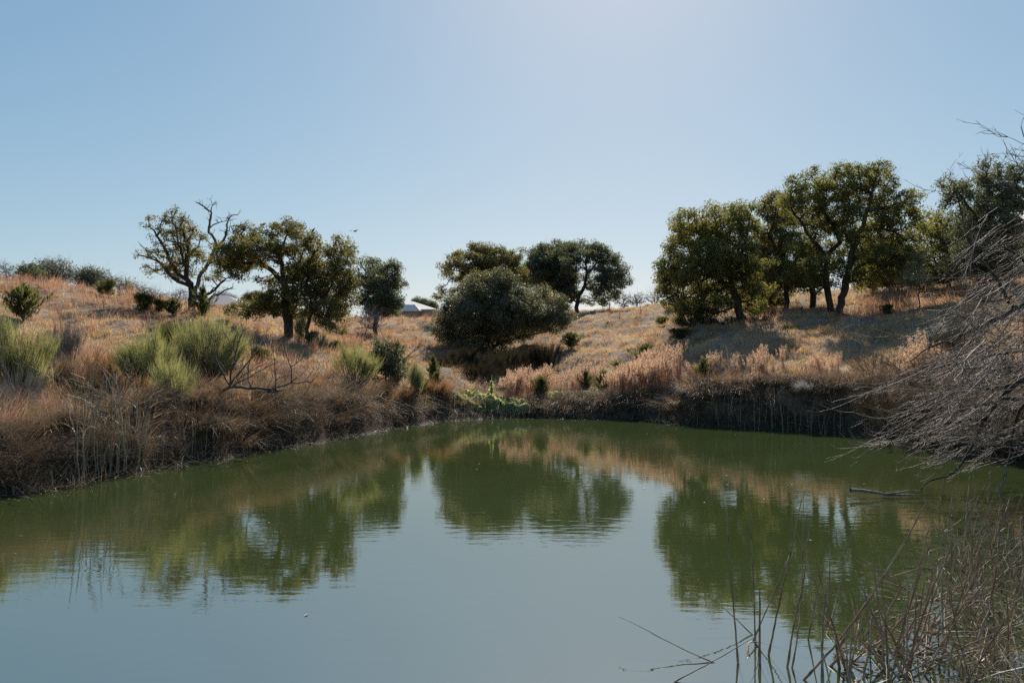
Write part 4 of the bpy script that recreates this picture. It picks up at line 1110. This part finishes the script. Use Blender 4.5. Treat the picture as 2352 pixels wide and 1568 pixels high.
def grass(name, mat, seed, ntuft, nb, h, wd, lean, droop, cond, splay=.12, **kw):
    px, D, x, y, sd_, rng = scatter(ntuft, seed, cond=cond, **kw)
    z = G(x, y)
    k = rng.poisson(nb, len(x)) + 2
    n = k.sum()
    rep = lambda a: np.repeat(a, k)
    Dn = rep(D); sc = (rep(rng.uniform(.65, 1.25, len(x))))
    sp = splay * sc
    bx = rep(x) + rng.normal(0, 1, n) * sp; by = rep(y) + rng.normal(0, 1, n) * sp
    base = np.stack([bx, by, rep(z) - .05], 1)
    hh = h * sc * rng.uniform(.55, 1.2, n)
    ww = wd * np.maximum(Dn / 22, .7) ** .8 * rng.uniform(.7, 1.3, n)
    an = 9 * nz(x, y, 6, 1.7) + 5 * nz(x, y, 2.1, .3) + rng.normal(0, .5, len(x)); mag = rng.uniform(.2, lean * 1.3, len(x))
    e_ = .3; dzx = (G(x + e_, y) - z) / e_; dzy = (G(x, y + e_) - z) / e_
    lx = np.cos(an) * mag - dzx * .9 * lean; ly = np.sin(an) * mag - dzy * .9 * lean
    ln = np.stack([rep(lx), rep(ly)], 1) + rng.normal(0, lean * .38, (n, 2))
    ac = Acc()
    blades(ac, base, hh, ww, ln, droop * rng.uniform(.4, 1.5, n), rng)
    return tag(ac.build(name, M[mat]), kind='stuff')

def c_straw(px, D, x, y, s, rng):
    red = (sm(420, 250, px) * sm(34, 44, D))
    return (s > 1.2) & (rng.random(len(px)) > red * .75) & (rng.random(len(px)) < .55 + .9 * nz(x, y, 3.3, 4.))
def c_red(px, D, x, y, s, rng):
    a = sm(560, 300, px) * sm(34, 46, D)
    b_ = ((px > 690) & (px < 1060) & (D > 44)) * .55
    c = ((px > 1930) & (D > 40)) * .6
    d = ((px > 560) & (px < 860) & (D > 34) & (D < 48)) * .35
    e = .16 * nz(x, y, 9, 1.0) + .5 * ((px < 700) & (D < 30) & (nz(x, y, 5, 2.) > .55))
    return (s > 1.0) & (rng.random(len(px)) < np.maximum.reduce([a, b_, c, d, e]) * (nz(x, y, 6, .4) + .35))
def c_bank(px, D, x, y, s, rng):
    return (s < np.where(x > 3, 1.9, 9)) & ((s > .85) | (rng.random(len(px)) < .6)) & (s < 5.0) & (s > .2) & (rng.random(len(px)) < sm(6.0, 2.0, s) + .25)
grass('dry_grass', 'straw', 201, 21000, 18, .42, .0115, .8, .42, c_straw, .15)
grass('matted_grass', 'straw', 211, 15000, 20, .24, .013, 1.1, .5, lambda px, D, x, y, s, rng: (s > 1.0), .24)
grass('red_grass', 'red', 202, 15000, 13, .72, .012, .28, .1, c_red, .12)
grass('bank_grass', 'brown', 203, 9000, 34, .85, .011, .75, .6, c_bank, .10, d1=45)
grass('bank_red_grass', 'red', 204, 2600, 26, .75, .010, .7, .5, lambda px, D, x, y, s, rng: (s > 1.2) & (s < 7) & (nz(x, y, 4.5, 3.) > .5) & ((px < 1100) | (rng.random(len(px)) < .12)), .14, d1=45)
grass('green_weeds', 'weed', 205, 3000, 14, .3, .02, .7, .3, lambda px, D, x, y, s, rng: (s > .8) & (nz(x, y, 7, 5.) > .72), .18, d1=60)

def face_grass():
    rng = np.random.default_rng(209); n = 5200
    seg = rng.integers(0, 20, n); f = rng.random(n); a = SH[seg]; b_ = SH[seg + 1]; e = b_ - a
    nrm = np.stack([-e[:, 1], e[:, 0]], 1) / np.linalg.norm(e, axis=1)[:, None]
    nrm *= np.where(nrm[:, 1:] < 0, -1, 1)
    p = a + e * f[:, None] + nrm * rng.uniform(.05, 1.5, n)[:, None]
    kk = rng.random(n) < .25 + .75 * nz(p[:, 0], p[:, 1], 1.3, 2.); p = p[kk & (sdist(p[:, 0], p[:, 1]) > .03) & ~((p[:, 0] > -3.6) & (p[:, 0] < .8) & (p[:, 1] > 31))]
    z = G(p[:, 0], p[:, 1]); k = rng.poisson(15, len(p)) + 2; m_ = k.sum()
    base = np.stack([np.repeat(p[:, 0], k) + rng.normal(0, .07, m_), np.repeat(p[:, 1], k) + rng.normal(0, .07, m_), np.repeat(z, k) - .03], 1)
    ln = np.repeat(rng.normal(0, .45, (len(p), 2)) - [0, .35], k, 0) + rng.normal(0, .3, (m_, 2))
    ac = Acc(); blades(ac, base, rng.uniform(.15, .6, m_), .010 * np.maximum(base[:, 1] / 22, .8), ln, rng.uniform(.2, .9, m_), rng)
    return tag(ac.build('bank_face_grass', M['dullbrown']), kind='stuff')
face_grass()

# matted litter at the waterline: twigs, stalks, chips
def litter():
    rng = np.random.default_rng(206); ac = Acc()
    n = 8000
    seg = rng.integers(0, 20, n); f = rng.random(n)
    a = SH[seg]; b_ = SH[seg + 1]
    p = a + (b_ - a) * f[:, None] + rng.normal(0, .22, (n, 2)) + (np.array([0, .22]))
    z = np.maximum(G(p[:, 0], p[:, 1]), 0) + rng.uniform(0, .04, n)
    base = np.stack([p[:, 0], p[:, 1], z], 1)
    d = unit(np.stack([rng.normal(0, 1, n), rng.normal(0, 1, n), rng.uniform(-.05, 1.0, n)], 1))
    blades(ac, base, rng.uniform(.1, .6, n), .012, rng.normal(0, .2, (n, 2)), .1, rng, dirn=d)
    return tag(ac.build('shore_litter', M['nearreed']), kind='stuff')
litter()
def floating():
    rg = np.random.default_rng(208); ac = Acc(); n = 700
    seg = rg.integers(0, 20, n); f = rg.random(n)
    p = SH[seg] + (SH[seg + 1] - SH[seg]) * f[:, None]; p = p - np.stack([rg.normal(0, .3, n), np.abs(rg.normal(0, .55, n)) + .1], 1)
    q = np.stack([rg.uniform(-7, 9, 130), rg.uniform(6, 28, 130)], 1)[:45]; p = np.concatenate([p, q])
    p = p[sdist(p[:, 0], p[:, 1]) < -.05]; c = np.concatenate([p, np.full((len(p), 1), .006)], 1)
    d = np.stack([rg.normal(0, 1, len(p)), rg.normal(0, 1, len(p)), np.zeros(len(p))], 1)
    d = unit(d); w_ = np.stack([-d[:, 1], d[:, 0], np.zeros(len(p))], 1); L = rg.uniform(.012, .04, len(p))[:, None]
    v = np.stack([c - d * L, c + w_ * L * .4 + [0, 0, .004], c + d * L, c - w_ * L * .4 + [0, 0, .003]], 1).reshape(-1, 3)
    ac.add(v, np.arange(len(v)).reshape(-1, 4)); return tag(ac.build('floating_leaves', M['reed']), kind='stuff')
floating()

# creeper mound on the far shore
rng = np.random.default_rng(207); ac = Acc()
c = []
for (px, py, D, rx, ry, rz_, n) in [(1080, 950, 34, .7, .5, .14, 1500), (1130, 938, 34.6, 1.1, .6, .26, 3400), (1190, 942, 34.8, .8, .6, .2, 2200), (1040, 952, 34.0, .7, .5, .14, 1500), (1010, 952, 33.9, .5, .4, .1, 900), (1090, 940, 35, .8, .5, .2, 1500), (1290, 940, 35.6, 1.6, .9, .12, 1500), (1380, 935, 36, 1.4, 1.0, .12, 700)]:
    q = P(px, py, D); dv = unit(rng.normal(0, 1, (n, 3))); dv[:, 2] = abs(dv[:, 2])
    xx = q[0] + dv[:, 0] * rx; yy = q[1] + dv[:, 1] * ry
    c.append(np.stack([xx, yy, np.maximum(G(xx, yy), .02) + dv[:, 2] * rz_ * 1.8 * (.7 + .6 * nz(xx, yy, .5, 1.))], 1))
leaves(ac, np.concatenate(c), .085, rng, up=.2, aspect=.8)
tag(ac.build('creeper_cover', M['clover']), kind='stuff')

# mullein spike
A = Acc(); x, y = XY(1129, 35.2); z = gz(x, y)
tube(A, [(x, y, z), (x, y, z + .9), (x + .02, y, z + 1.3)], [.03, .03, .01], 6)
leaves(A, np.stack([x + rng.normal(0, .04, 260), y + rng.normal(0, .04, 260), z + rng.uniform(.1, 1.0, 260)], 1), .1, rng, up=1.2)
tag(A.build('mullein', M['clover'], origin=(x, y, z)), 'single tall green weed spike standing behind the creeper mound', 'plant')

# ---------------------------------------------------------------- plume grass clumps
def plume_proto(seed, n=11, h=1.15):
    rng = np.random.default_rng(seed)
    root = thing('plume_grass', 'x', 'grass clump', (0, 0, 0), 'pink plume grass clumps on the far bank')
    A = Acc(); B = Acc()
    base = rng.normal(0, .09, (n, 3)) * [1, 1, 0]
    hh = h * rng.uniform(.65, 1.15, n); ln = rng.normal(0, .16, (n, 2))
    tip = []
    for i in range(n):
        p = [base[i], base[i] + [ln[i, 0] * .3 * hh[i], ln[i, 1] * .3 * hh[i], hh[i] * .5], base[i] + [ln[i, 0] * hh[i], ln[i, 1] * hh[i], hh[i]]]
        path = smooth_path(p, .2); tube(A, path, np.linspace(.007, .004, len(path)), 4); tip.append((np.array(p[1]), np.array(p[2])))
    blades(A, rng.normal(0, .1, (55, 3)) * [1, 1, 0], rng.uniform(.3, .7, 55), .012, rng.normal(0, .3, (55, 2)), .2, rng)
    A.build('stems', M['red'], root)
    for a, b_ in tip:
        m_ = 52; f = rng.uniform(.5, 1.06, m_)[:, None]
        w_ = .035 * np.sin(np.clip((f - .4) / .7, 0, 1) * math.pi) + .012
        c = a + (b_ - a) * f + rng.normal(0, 1, (m_, 3)) * w_
        leaves(B, c, .065, rng, d=np.tile(unit((b_ - a)[None])[0], (m_, 1)) + [0, 0, .3], spread=.45, aspect=.3)
    B.build('plumes', M['plume'], root)
    return root
PP = [plume_proto(301), plume_proto(302, 8, 1.0), plume_proto(303, 15, 1.25)]
pf = [True] * 3
rng = np.random.default_rng(304)
spots = []
def run(a, b_, n, jx=10, jd=.8, lab=''):
    for i in range(n):
        f = rng.random(); px = a[0] + (b_[0] - a[0]) * f + rng.normal(0, jx); D = a[1] + (b_[1] - a[1]) * f + rng.normal(0, jd)
        spots.append((px, D, lab))
l1 = 'pink plume grass clump low on the far bank, right of the thicket shadow'
l2 = 'pink plume grass clump in the thickest stand below the biggest juniper'
l3 = 'lone pinkish plume clump along the top edge of the dark right bank'
l4 = 'rusty plume clump seen through the willow twigs'
l5 = 'orange plume clump on the far left slope beside the olive juniper'
run((1165, 36.5), (1300, 37.5), 22, 8, .5, l1); run((1190, 37.5), (1260, 39.0), 12, 8, .5, l1); run((1290, 37), (1370, 38), 10, 8, .6, l1)
run((1390, 35.5), (1560, 34.0), 34, 8, .5, l2); run((1430, 36.8), (1530, 36.4), 30, 10, .5, l2); run((1420, 34.6), (1560, 33.6), 16, 8, .4, l2)
run((1590, 32.6), (1700, 31.2), 7, 8, .4, l3); run((1725, 31.0), (1755, 31), 5, 8, .3, l3); run((1870, 29.2), (1960, 28.0), 9, 8, .3, l3); run((1640, 31.2), (1850, 29.8), 5, 8, .3, l3)
run((2040, 26.5), (2150, 24.5), 10, 20, .6, l4); run((2280, 23), (2352, 22.5), 6, 10, .6, l4)
spots += [(64, 25.5, l5), (72, 25.2, l5), (57, 26, l5)]
for i, (px, D, lab) in enumerate(spots):
    x, y = XY(px, D); z = gz(x, y); k = i % 3; s_ = rng.uniform(.6, .95) * (.72 if lab == l3 else 1)
    if pf[k]:
        o = PP[k]; o.location = (x, y, z); o.rotation_euler = (0, 0, i); o.scale = (s_, s_, s_ * 1.25); o['label'] = lab; pf[k] = False
    else: dup(PP[k], (x, y, z), i * 2.1, (s_, s_, s_ * 1.25), lab)

# ---------------------------------------------------------------- tussocks at the waterline
def tussock_proto(seed):
    rng = np.random.default_rng(seed); A = Acc(); n = 420
    base = rng.normal(0, .13, (n, 3)) * [1, 1, 0]
    d = unit(base * [2.5, 2.5, 0] + [0, 0, 1] + rng.normal(0, .18, (n, 3)))
    blades(A, base, rng.uniform(.3, .62, n), .009, unit(base + 1e-6)[:, :2] * rng.uniform(0, .9, n)[:, None], rng.uniform(.1, .9, n), rng, dirn=d)
    o = A.build('grass_tussock', M['reed' if seed % 2 else 'brown']); return tag(o, 'x', 'grass clump', 'dead grass tussocks along the waterline', 'thing')
TP = [tussock_proto(311), tussock_proto(312), tussock_proto(313)]
tf = [True] * 3
tl = {0: 'brown dead grass tussock at the foot of the left bank', 1: 'round brown tussock at the middle of the far shore', 2: 'pale dead tussock under the dark right bank', 3: 'dead tussock at the waterline under the willow'}
TS = []
for a, b_, n, g_ in [((430, 1062), (1010, 962), 62, 0), ((1160, 955), (1480, 962), 44, 1), ((1560, 972), (2000, 998), 44, 2), ((2030, 1005), (2400, 1070), 56, 3)]:
    for i in range(n):
        f = rng.random(); TS.append((a[0] + (b_[0] - a[0]) * f, a[1] + (b_[1] - a[1]) * f, g_, abs(rng.normal(0, .8)) + .1))
for i, (px, py, g_, off) in enumerate(TS):
    q = PW(px, py); x, y = q[0] * (1 + off / q[1]), q[1] + off
    if sdist(np.array([x]), np.array([y]))[0] < -.1: y += .4
    z = max(gz(x, y), -.02) - .04; k = i % 3; s_ = rng.uniform(.8, 1.55) * (1.0 if g_ != 2 else .85)
    if tf[k]: o = TP[k]; tf[k] = False
    else: o = TP[k].copy(); COL.objects.link(o)
    o.location = (x, y, z); o.rotation_euler = (0, 0, i * 1.3); o.scale = (s_, s_, s_ * rng.uniform(.8, 1.2)); o['label'] = tl[g_]

# ---------------------------------------------------------------- reeds
def reed_proto(seed, h=1.5, r=.006, head=False, leaf=True):
    rng = np.random.default_rng(seed); A = Acc()
    b_ = rng.normal(0, .06, 2)
    p = [(0, 0, -.15), (b_[0] * .3, b_[1] * .3, h * .4), (b_[0] * .8, b_[1] * .8, h * .8), (b_[0] * 1.6, b_[1] * 1.6, h)]
    path = smooth_path(p, .12, rng, .003); tube(A, path, np.linspace(r, r * .3, len(path)), 5)
    if leaf:
        n = 3; f = rng.uniform(.2, .7, n)
        base = np.stack([np.interp(f * h, [0, h], [0, b_[0]]), np.interp(f * h, [0, h], [0, b_[1]]), f * h], 1)
        blades(A, base, rng.uniform(.25, .45, n), .010, rng.normal(0, .5, (n, 2)), .5, rng)
    o = A.build('reed', M['palereed']); return tag(o, 'x', 'reed', 'g', 'thing')
RP = [reed_proto(321), reed_proto(322, 1.6), reed_proto(323, 1.4, .005), reed_proto(324, 1.5, .006, leaf=False)]
rf = [True] * 4
def put_reed(k, loc, rz, sc, tilt, lab, grp):
    if rf[k]: o = RP[k]; rf[k] = False
    else: o = RP[k].copy(); COL.objects.link(o)
    o.location = loc; o.rotation_euler = (tilt[0], tilt[1], rz); o.scale = sc; o['label'] = lab; o['group'] = grp
for a, b_, n, hh, lab, grp, wr in [((165, 1108), (335, 1080), 60, 1.25, 'tall pale reed stem in front of the steep left bank', 'reeds under the left bank', 2.3),
                            ((340, 1078), (520, 1048), 30, .8, 'shorter reed stem right of the tall left bank reeds', 'reeds under the left bank', 1.6),
                            ((1640, 979), (1990, 1000), 46, .85, 'thin pale reed stem at the foot of the dark right bank', 'reeds under the right bank', 2.4),
                            ((1380, 960), (1480, 962), 12, .8, 'thin reed stem behind the far shore tussocks', 'reeds on the far shore', 1.7)]:
    for i in range(n):
        f = rng.random(); q = PW(a[0] + (b_[0] - a[0]) * f, a[1] + (b_[1] - a[1]) * f); off = rng.normal(0, .16)
        x, y = q[0] * (1 + off / q[1]), q[1] + off; s_ = hh * rng.uniform(.6, 1.15)
        put_reed(int(rng.integers(0, 4)), (x, y, max(gz(x, y), 0)), rng.uniform(0, 6), (s_ * wr, s_ * wr, s_), rng.normal(0, .06, 2), lab, grp)

# foreground reeds, each traced or scattered as a stem of its own
def w2(q): return (1378 + q[0] * .41406, 1102.5 + q[1] * .41406)
def stem(path2, r, lab, seed, grp='dead reeds standing in the near right water', lean_d=0.0, sheath=True):
    rg = np.random.default_rng(seed)
    q0 = w2(path2[0]); B = PW(*q0); D = B[1]
    pts = []
    for i, q in enumerate(path2):
        a = w2(q); pts.append(P(a[0], a[1], D + lean_d * i / max(1, len(path2) - 1)) if i else B)
    pts[0] = B - np.array([0, 0, .01]) + (pts[0] - pts[1]) / np.linalg.norm(pts[0] - pts[1]) * .12
    path = smooth_path(pts, .06, rg, .0012)
    A = Acc(); n = len(path); r = r * 1.2; rad = np.linspace(r, r * .35, n)
    kn = (np.arange(n) % 7 == 3); rad = rad * np.where(kn, 1.3, 1.0)
    tube(A, path, rad, 6)
    if sheath:
        k = max(1, n // 9); j = rg.integers(1, max(2, int(n * .7)), k)
        t_ = unit(path[np.minimum(j + 1, n - 1)] - path[j])
        blades(A, path[j], rg.uniform(.08, .3, k), .008, rg.normal(0, .2, (k, 2)), .05, rg, dirn=t_)
    o = A.build('reed', M['nearreed'], origin=B)
    return tag(o, lab, 'reed', grp, 'thing')
SL = [
    ([(765, 1015), (745, 740), (715, 400), (700, 130)], .0065, 'tall near-vertical reed, leftmost upright stem of the near stand'),
    ([(862, 900), (852, 580), (835, 250), (818, 0)], .006, 'tallest thin reed, second upright from the left of the near stand'),
    ([(885, 1015), (886, 800), (888, 595)], .0095, 'thick short broken reed with blunt top'),
    ([(935, 970), (985, 720), (1050, 430), (1120, 100)], .007, 'long reed leaning right, near the bent one'),
    ([(845, 890), (940, 680), (1040, 440), (1055, 410)], .006, 'slanting reed leaning against the long right-leaning one'),
    ([(825, 975), (825, 905), (880, 900), (938, 898)], .007, 'reed bent square into a low frame above the water'),
    ([(1040, 1035), (1075, 800), (1130, 560), (1165, 250), (1190, 140)], .007, 'reed rising from a tight bunch with pointed tip'),
    ([(1065, 1040), (1100, 830), (1120, 600), (1130, 60)], .0055, 'dark-tipped thin reed in the tight bunch'),
    ([(1155, 880), (1200, 640), (1245, 460)], .0065, 'short reed leaning right from the tight bunch'),
    ([(1225, 930), (1270, 600), (1270, 180)], .0065, 'straight reed right of the tight bunch'),
    ([(1255, 860), (1320, 640), (1420, 190)], .006, 'reed crossing to the right with tip near the dark tree reflection'),
    ([(1320, 930), (1500, 640), (1680, 360), (1800, 140)], .0095, 'longest thick reed slanting far to the right'),
    ([(1125, 1105), (1290, 930), (1500, 650), (1690, 350)], .008, 'low reed slanting parallel to the longest one'),
    ([(655, 1015), (430, 920), (210, 805), (100, 755)], .0045, 'thin reed lying low toward open water, lowest left'),
    ([(852, 857), (700, 720), (560, 610), (420, 515)], .0045, 'thin reed slanting up left over open water'),
    ([(390, 1122), (650, 990), (850, 872)], .005, 'submerged-based stem crossing under the leaning reeds'),
    ([(1385, 1125), (1388, 980), (1395, 880)], .012, 'thick stub of a reed near the bottom edge'),
    ([(1420, 1125), (1445, 1000)], .01, 'short thick stub right of the thickest one'),
    ([(1480, 960), (1600, 820), (1700, 760)], .006, 'bent reed lying across the stand centre'),
    ([(1870, 1030), (1690, 940), (1490, 830)], .007, 'pale reed lying down toward the left in the stand'),
    ([(1860, 1040), (1600, 950), (1390, 878)], .006, 'second pale reed lying down toward the left'),
    ([(1700, 1080), (1705, 800), (1715, 520)], .008, 'upright pale reed in the thick of the stand'),
    ([(1800, 1080), (1950, 820), (2200, 480), (2352, 330)], .007, 'long reed slanting right to the frame edge'),
    ([(1760, 1070), (2000, 960), (2352, 830)], .006, 'reed slanting gently right near the bottom'),
    ([(1760, 910), (2050, 850), (2352, 765)], .005, 'thin reed nearly level across the stand'),
    ([(2250, 600), (1900, 420), (1800, 350)], .004, 'thin stalk arching left above the stand'),
]
for i, (p2, r, lab) in enumerate(SL): stem(p2, r, lab, 400 + i, lean_d=np.random.default_rng(i).uniform(-.4, .6))
rg = np.random.default_rng(500)
labs = 'brown dead reed among many in the crowded right part of the near stand'
for i in range(190):
    u_ = rg.random() ** .65
    bxp = 1230 + (2420 - 1230) * u_ ; byp = rg.uniform(620, 1180) if bxp > 1750 else rg.uniform(900, 1150)
    if bxp > 1950 and rg.random() < .35: byp = rg.uniform(330, 650)
    if i >= 140: bxp = rg.uniform(1850, 2420); byp = rg.uniform(170, 620)
    Dn = PW(*w2((bxp, byp)))[1]
    scl = 5.6 / Dn
    Lp = rg.uniform(250, 780) * scl; an = rg.normal(10, 17) if rg.random() < .72 else rg.choice([-1, 1]) * rg.uniform(45, 78)
    if abs(an) > 40: Lp *= .8
    dx, dy = math.sin(math.radians(an)), math.cos(math.radians(an))
    b1 = rg.normal(0, 22)
    if rg.random() < .22:   # snapped over
        f = rg.uniform(.3, .7); a2 = math.radians(an + rg.choice([-1, 1]) * rg.uniform(50, 120))
        k1 = (bxp + dx * Lp * f, byp - dy * Lp * f); pth = [(bxp, byp), ((bxp + k1[0]) / 2, (byp + k1[1]) / 2), k1, (k1[0] + math.sin(a2) * Lp * .4, k1[1] - math.cos(a2) * Lp * .4)]
    else: pth = [(bxp, byp), (bxp + dx * Lp * .5 + b1 * .4, byp - dy * Lp * .5), (bxp + dx * Lp, byp - dy * Lp)]
    far_ = byp < 660
    lab_ = ('snapped brown reed at the back of the near stand, by the right edge' if far_ else 'snapped brown reed folded over in the crowded near stand') if len(pth) == 4 else \
        ('brown reed lying nearly flat across the back of the near stand' if far_ else 'brown reed lying nearly flat across the crowded near stand') if abs(an) > 40 else \
        'upright brown reed at the back of the near stand, by the right edge' if far_ else \
        ('left-leaning brown reed in the crowded near stand' if an < 0 else 'nearly vertical brown reed in the crowded near stand' if an < 12 else 'right-leaning brown reed in the crowded near stand')
    stem(pth, rg.uniform(.0045, .0095), lab_, 600 + i, lean_d=rg.uniform(-.5, .5))
# thatch of fallen leaves among the near reeds
A = Acc(); n = 320
q = np.array([PW(*w2((1500 + 950 * rg.random() ** .6, rg.uniform(560, 1250)))) for _ in range(n)])
q[:, 2] = rg.uniform(-.02, .12, n)
d = unit(np.stack([rg.normal(0, 1, n), rg.normal(0, 1, n), rg.uniform(0, .5, n)], 1))
blades(A, q, rg.uniform(.1, .5, n), .008, rg.normal(0, .3, (n, 2)), .15, rg, dirn=d)
q2 = np.array([PW(*w2((1980 + 420 * rg.random(), rg.uniform(380, 1250)))) for _ in range(230)])
blades(A, q2, rg.uniform(.2, .55, 230), .007, rg.normal(0, .35, (230, 2)), .45, rg)
tag(A.build('reed_thatch', M['reed']), kind='stuff')

# ---------------------------------------------------------------- houses
M['roof_l'] = solid_mat('pale_roof_tiles', [(0.62, .54, .5), (.7, .61, .57), (.76, .68, .64)], 3, .8, 0, .1)
M['roof_g'] = solid_mat('grey_roof_shingles', [(0.30, .265, .26), (.36, .32, .315), (.42, .375, .37)], 3, .9, .1, .08)
M['brick'] = solid_mat('tan_brick', [(0.26, .2, .15), (.34, .27, .2), (.4, .33, .26)], 2, .9, .1)
M['stone'] = solid_mat('limestone', [(0.45, .4, .33), (.55, .5, .42), (.65, .6, .52)], 3, .85, .3)
M['glass'] = solid_mat('dark_glass', [(0.03, .035, .04), (.05, .055, .06)], 1, .1, 0, .5)
M['fascia'] = solid_mat('white_fascia', [(0.7, .68, .64), (.8, .78, .74)], 1, .5, 0)
def box(A, c, s):
    c = np.array(c, float); s = np.array(s, float) / 2
    v = np.array([[i, j, k] for i in (-1, 1) for j in (-1, 1) for k in (-1, 1)]) * s + c
    A.add(v, [[0, 1, 3, 2], [4, 6, 7, 5], [0, 4, 5, 1], [2, 3, 7, 6], [0, 2, 6, 4], [1, 5, 7, 3]])
def hip(A, x0, x1, y0, y1, z0, h, t=.18, inset=None):
    i_ = inset if inset is not None else (y1 - y0) / 2
    v = [(x0, y0, z0), (x1, y0, z0), (x1, y1, z0), (x0, y1, z0), (x0, y0, z0 + t), (x1, y0, z0 + t), (x1, y1, z0 + t), (x0, y1, z0 + t),
         (x0 + i_, (y0 + y1) / 2, z0 + t + h), (x1 - i_, (y0 + y1) / 2, z0 + t + h)]
    A.add(v, [[0, 3, 2, 1], [0, 1, 5, 4], [1, 2, 6, 5], [2, 3, 7, 6], [3, 0, 4, 7], [4, 5, 9, 8], [6, 7, 8, 9]], [[5, 6, 9], [7, 4, 8]])
def house(label, px, py_eave, D, w_, d_, rh, wallh, roof, wall, seed, yaw=0, wing=None, wins=()):
    q = P(px, py_eave, D)
    z0 = q[2] - wallh
    root = thing('house', label, 'house', (q[0], q[1], z0)); root.rotation_euler = (0, 0, yaw)
    A = Acc(); box(A, (0, d_ / 2, wallh / 2), (w_ - 1, d_ - 1, wallh))
    if wing: box(A, (wing[0], wing[1] + .3, wallh / 2 - .2), (wing[2] - 1, wing[3], wallh - .4))
    A.build('wall', M[wall], root)
    A = Acc(); hip(A, -w_ / 2, w_ / 2, 0, d_, wallh, rh)
    if wing: hip(A, wing[0] - wing[2] / 2, wing[0] + wing[2] / 2, wing[1] - wing[3] / 2 - .6, wing[1] + wing[3] / 2, wallh - .42, rh * .6)
    A.build('roof', M[roof], root)
    for (wx, ww, wh, wz) in wins:
        A = Acc(); box(A, (wx, .47, wz), (ww, .06, wh)); f_ = A.build('window', M['fascia'], root)
        A = Acc(); box(A, (wx, .43, wz), (ww - .16, .05, wh - .16)); A.build('pane', M['glass'], f_)
    return root
house('low house with sunlit pale roof, beyond the dip', 921, 712, 205, 18, 16, 2.7, 2.8, 'roof_l', 'brick', 1, math.radians(-8), (1.5, 0, 8, 3), [(-.2, .9, 1.1, 1.6), (1.3, .9, 1.1, 1.6), (2.8, .9, 1.1, 1.6)])
house('grey shingled house roof showing beneath the golden oak limbs', 481, 702, 190, 17, 15, 2.9, 2.8, 'roof_g', 'brick', 2, math.radians(-4), None, [(0, 1, 1.1, 1.6)])
# porch house at the right edge
q = P(2335, 560, 47); gb = (q[0] + 3.2, q[1], float(P(2330, 634, 47)[2]))
root = thing('house', 'stone-columned porch house cut by the right edge', 'house', gb)
A = Acc(); box(A, (3.5, 4.0, 1.7), (9, 6, 3.4)); A.build('wall', M['brick'], root)
A = Acc(); v = [(-3.7, -.6, 2.7), (3.2, -.6, 2.7), (-.25, -.6, 4.6), (-3.7, 6.6, 2.7), (3.2, 6.6, 2.7), (-.25, 6.6, 4.6), (-3.7, -.6, 2.55), (3.2, -.6, 2.55), (-.25, -.6, 4.45), (-3.7, 6.6, 2.55), (3.2, 6.6, 2.55), (-.25, 6.6, 4.45)]
A.add(v, [[0, 2, 5, 3], [2, 1, 4, 5], [6, 9, 11, 8], [8, 11, 10, 7], [0, 6, 8, 2], [2, 8, 7, 1], [0, 3, 9, 6], [1, 7, 10, 4]]); A.build('roof', M['roof_l'], root)
A = Acc(); A.add([(-3.4, -.3, 2.65), (2.9, -.3, 2.65), (-.25, -.3, 4.4)], None, [[0, 1, 2]]); A.add([(-3.4, -.15, 2.65), (2.9, -.15, 2.65), (-.25, -.15, 4.4)], None, [[0, 2, 1]]); A.build('gable', M['stone'], root)
for cx_ in (-3.2, 2.4):
    A = Acc(); box(A, (cx_, 0, .8), (.46, .46, 1.9)); box(A, (cx_, 0, 1.8), (.58, .58, .14)); box(A, (cx_, 0, 2.25), (.14, .14, .8)); A.build('column', M['stone'], root)

for o_ in list(bpy.data.objects):     # houses have crisp edges
    r_ = o_
    while r_.parent: r_ = r_.parent
    if o_.type == 'MESH' and r_.name.startswith('house'):
        o_.data.polygons.foreach_set('use_smooth', np.zeros(len(o_.data.polygons), bool)); o_.data.update()

# ---------------------------------------------------------------- birds
M['bird'] = solid_mat('dark_feathers', [(0.02, .02, .02), (.04, .04, .04)], 5, .6, 0)
def bird(label, c, flying):
    root = thing('bird', label, 'bird', tuple(c)); A = Acc()
    n = 9; ts = np.linspace(0, 1, n); L = .3
    ax = np.array([1, .1, .1]) if flying else np.array([.35, .1, .9])
    path = np.array([0, 0, 0]) + unit(ax[None])[0] * ((ts - .5) * L)[:, None]
    rad = .045 * np.sin(np.clip(ts * 1.05, 0, 1) * math.pi) ** .7 + .006
    tube(A, path, rad, 8); hd = path[-2] + unit(ax[None])[0] * .02
    tube(A, [hd, hd + [.03, 0, .02], hd + [.06, 0, .015], hd + [.09, 0, .005]], [.028, .03, .02, .003], 7)
    A.build('body', M['bird'], root)
    for s_ in (-1, 1):
        A = Acc()
        if flying: v = [(.06, 0, .01), (-.07, 0, .01), (-.05, s_ * .2, .07), (.03, s_ * .2, .08), (-.06, s_ * .42, .03), (-.02, s_ * .42, .04)]
        else: v = [(.08, s_ * .03, .08), (-.06, s_ * .045, .06), (-.08, s_ * .045, -.08), (.0, s_ * .05, -.06), (-.1, s_ * .02, -.16), (-.07, s_ * .02, -.15)]
        v = v + [(a, b_, c_ - .008) for a, b_, c_ in v]
        A.add(v, [[0, 1, 2, 3], [3, 2, 4, 5], [9, 8, 7, 6], [11, 10, 8, 9], [0, 3, 9, 6], [1, 7, 8, 2], [3, 5, 11, 9], [2, 8, 10, 4]]); A.build('wing', M['bird'], root)
    return root
b_ = bird('small dark bird flying right of the left oaks', P(815, 531, 50), True); b_.rotation_euler = (0, 0, math.radians(60))
bird('dark bird perched on the top twig of the dark oak', P(719, 530, 44), False)
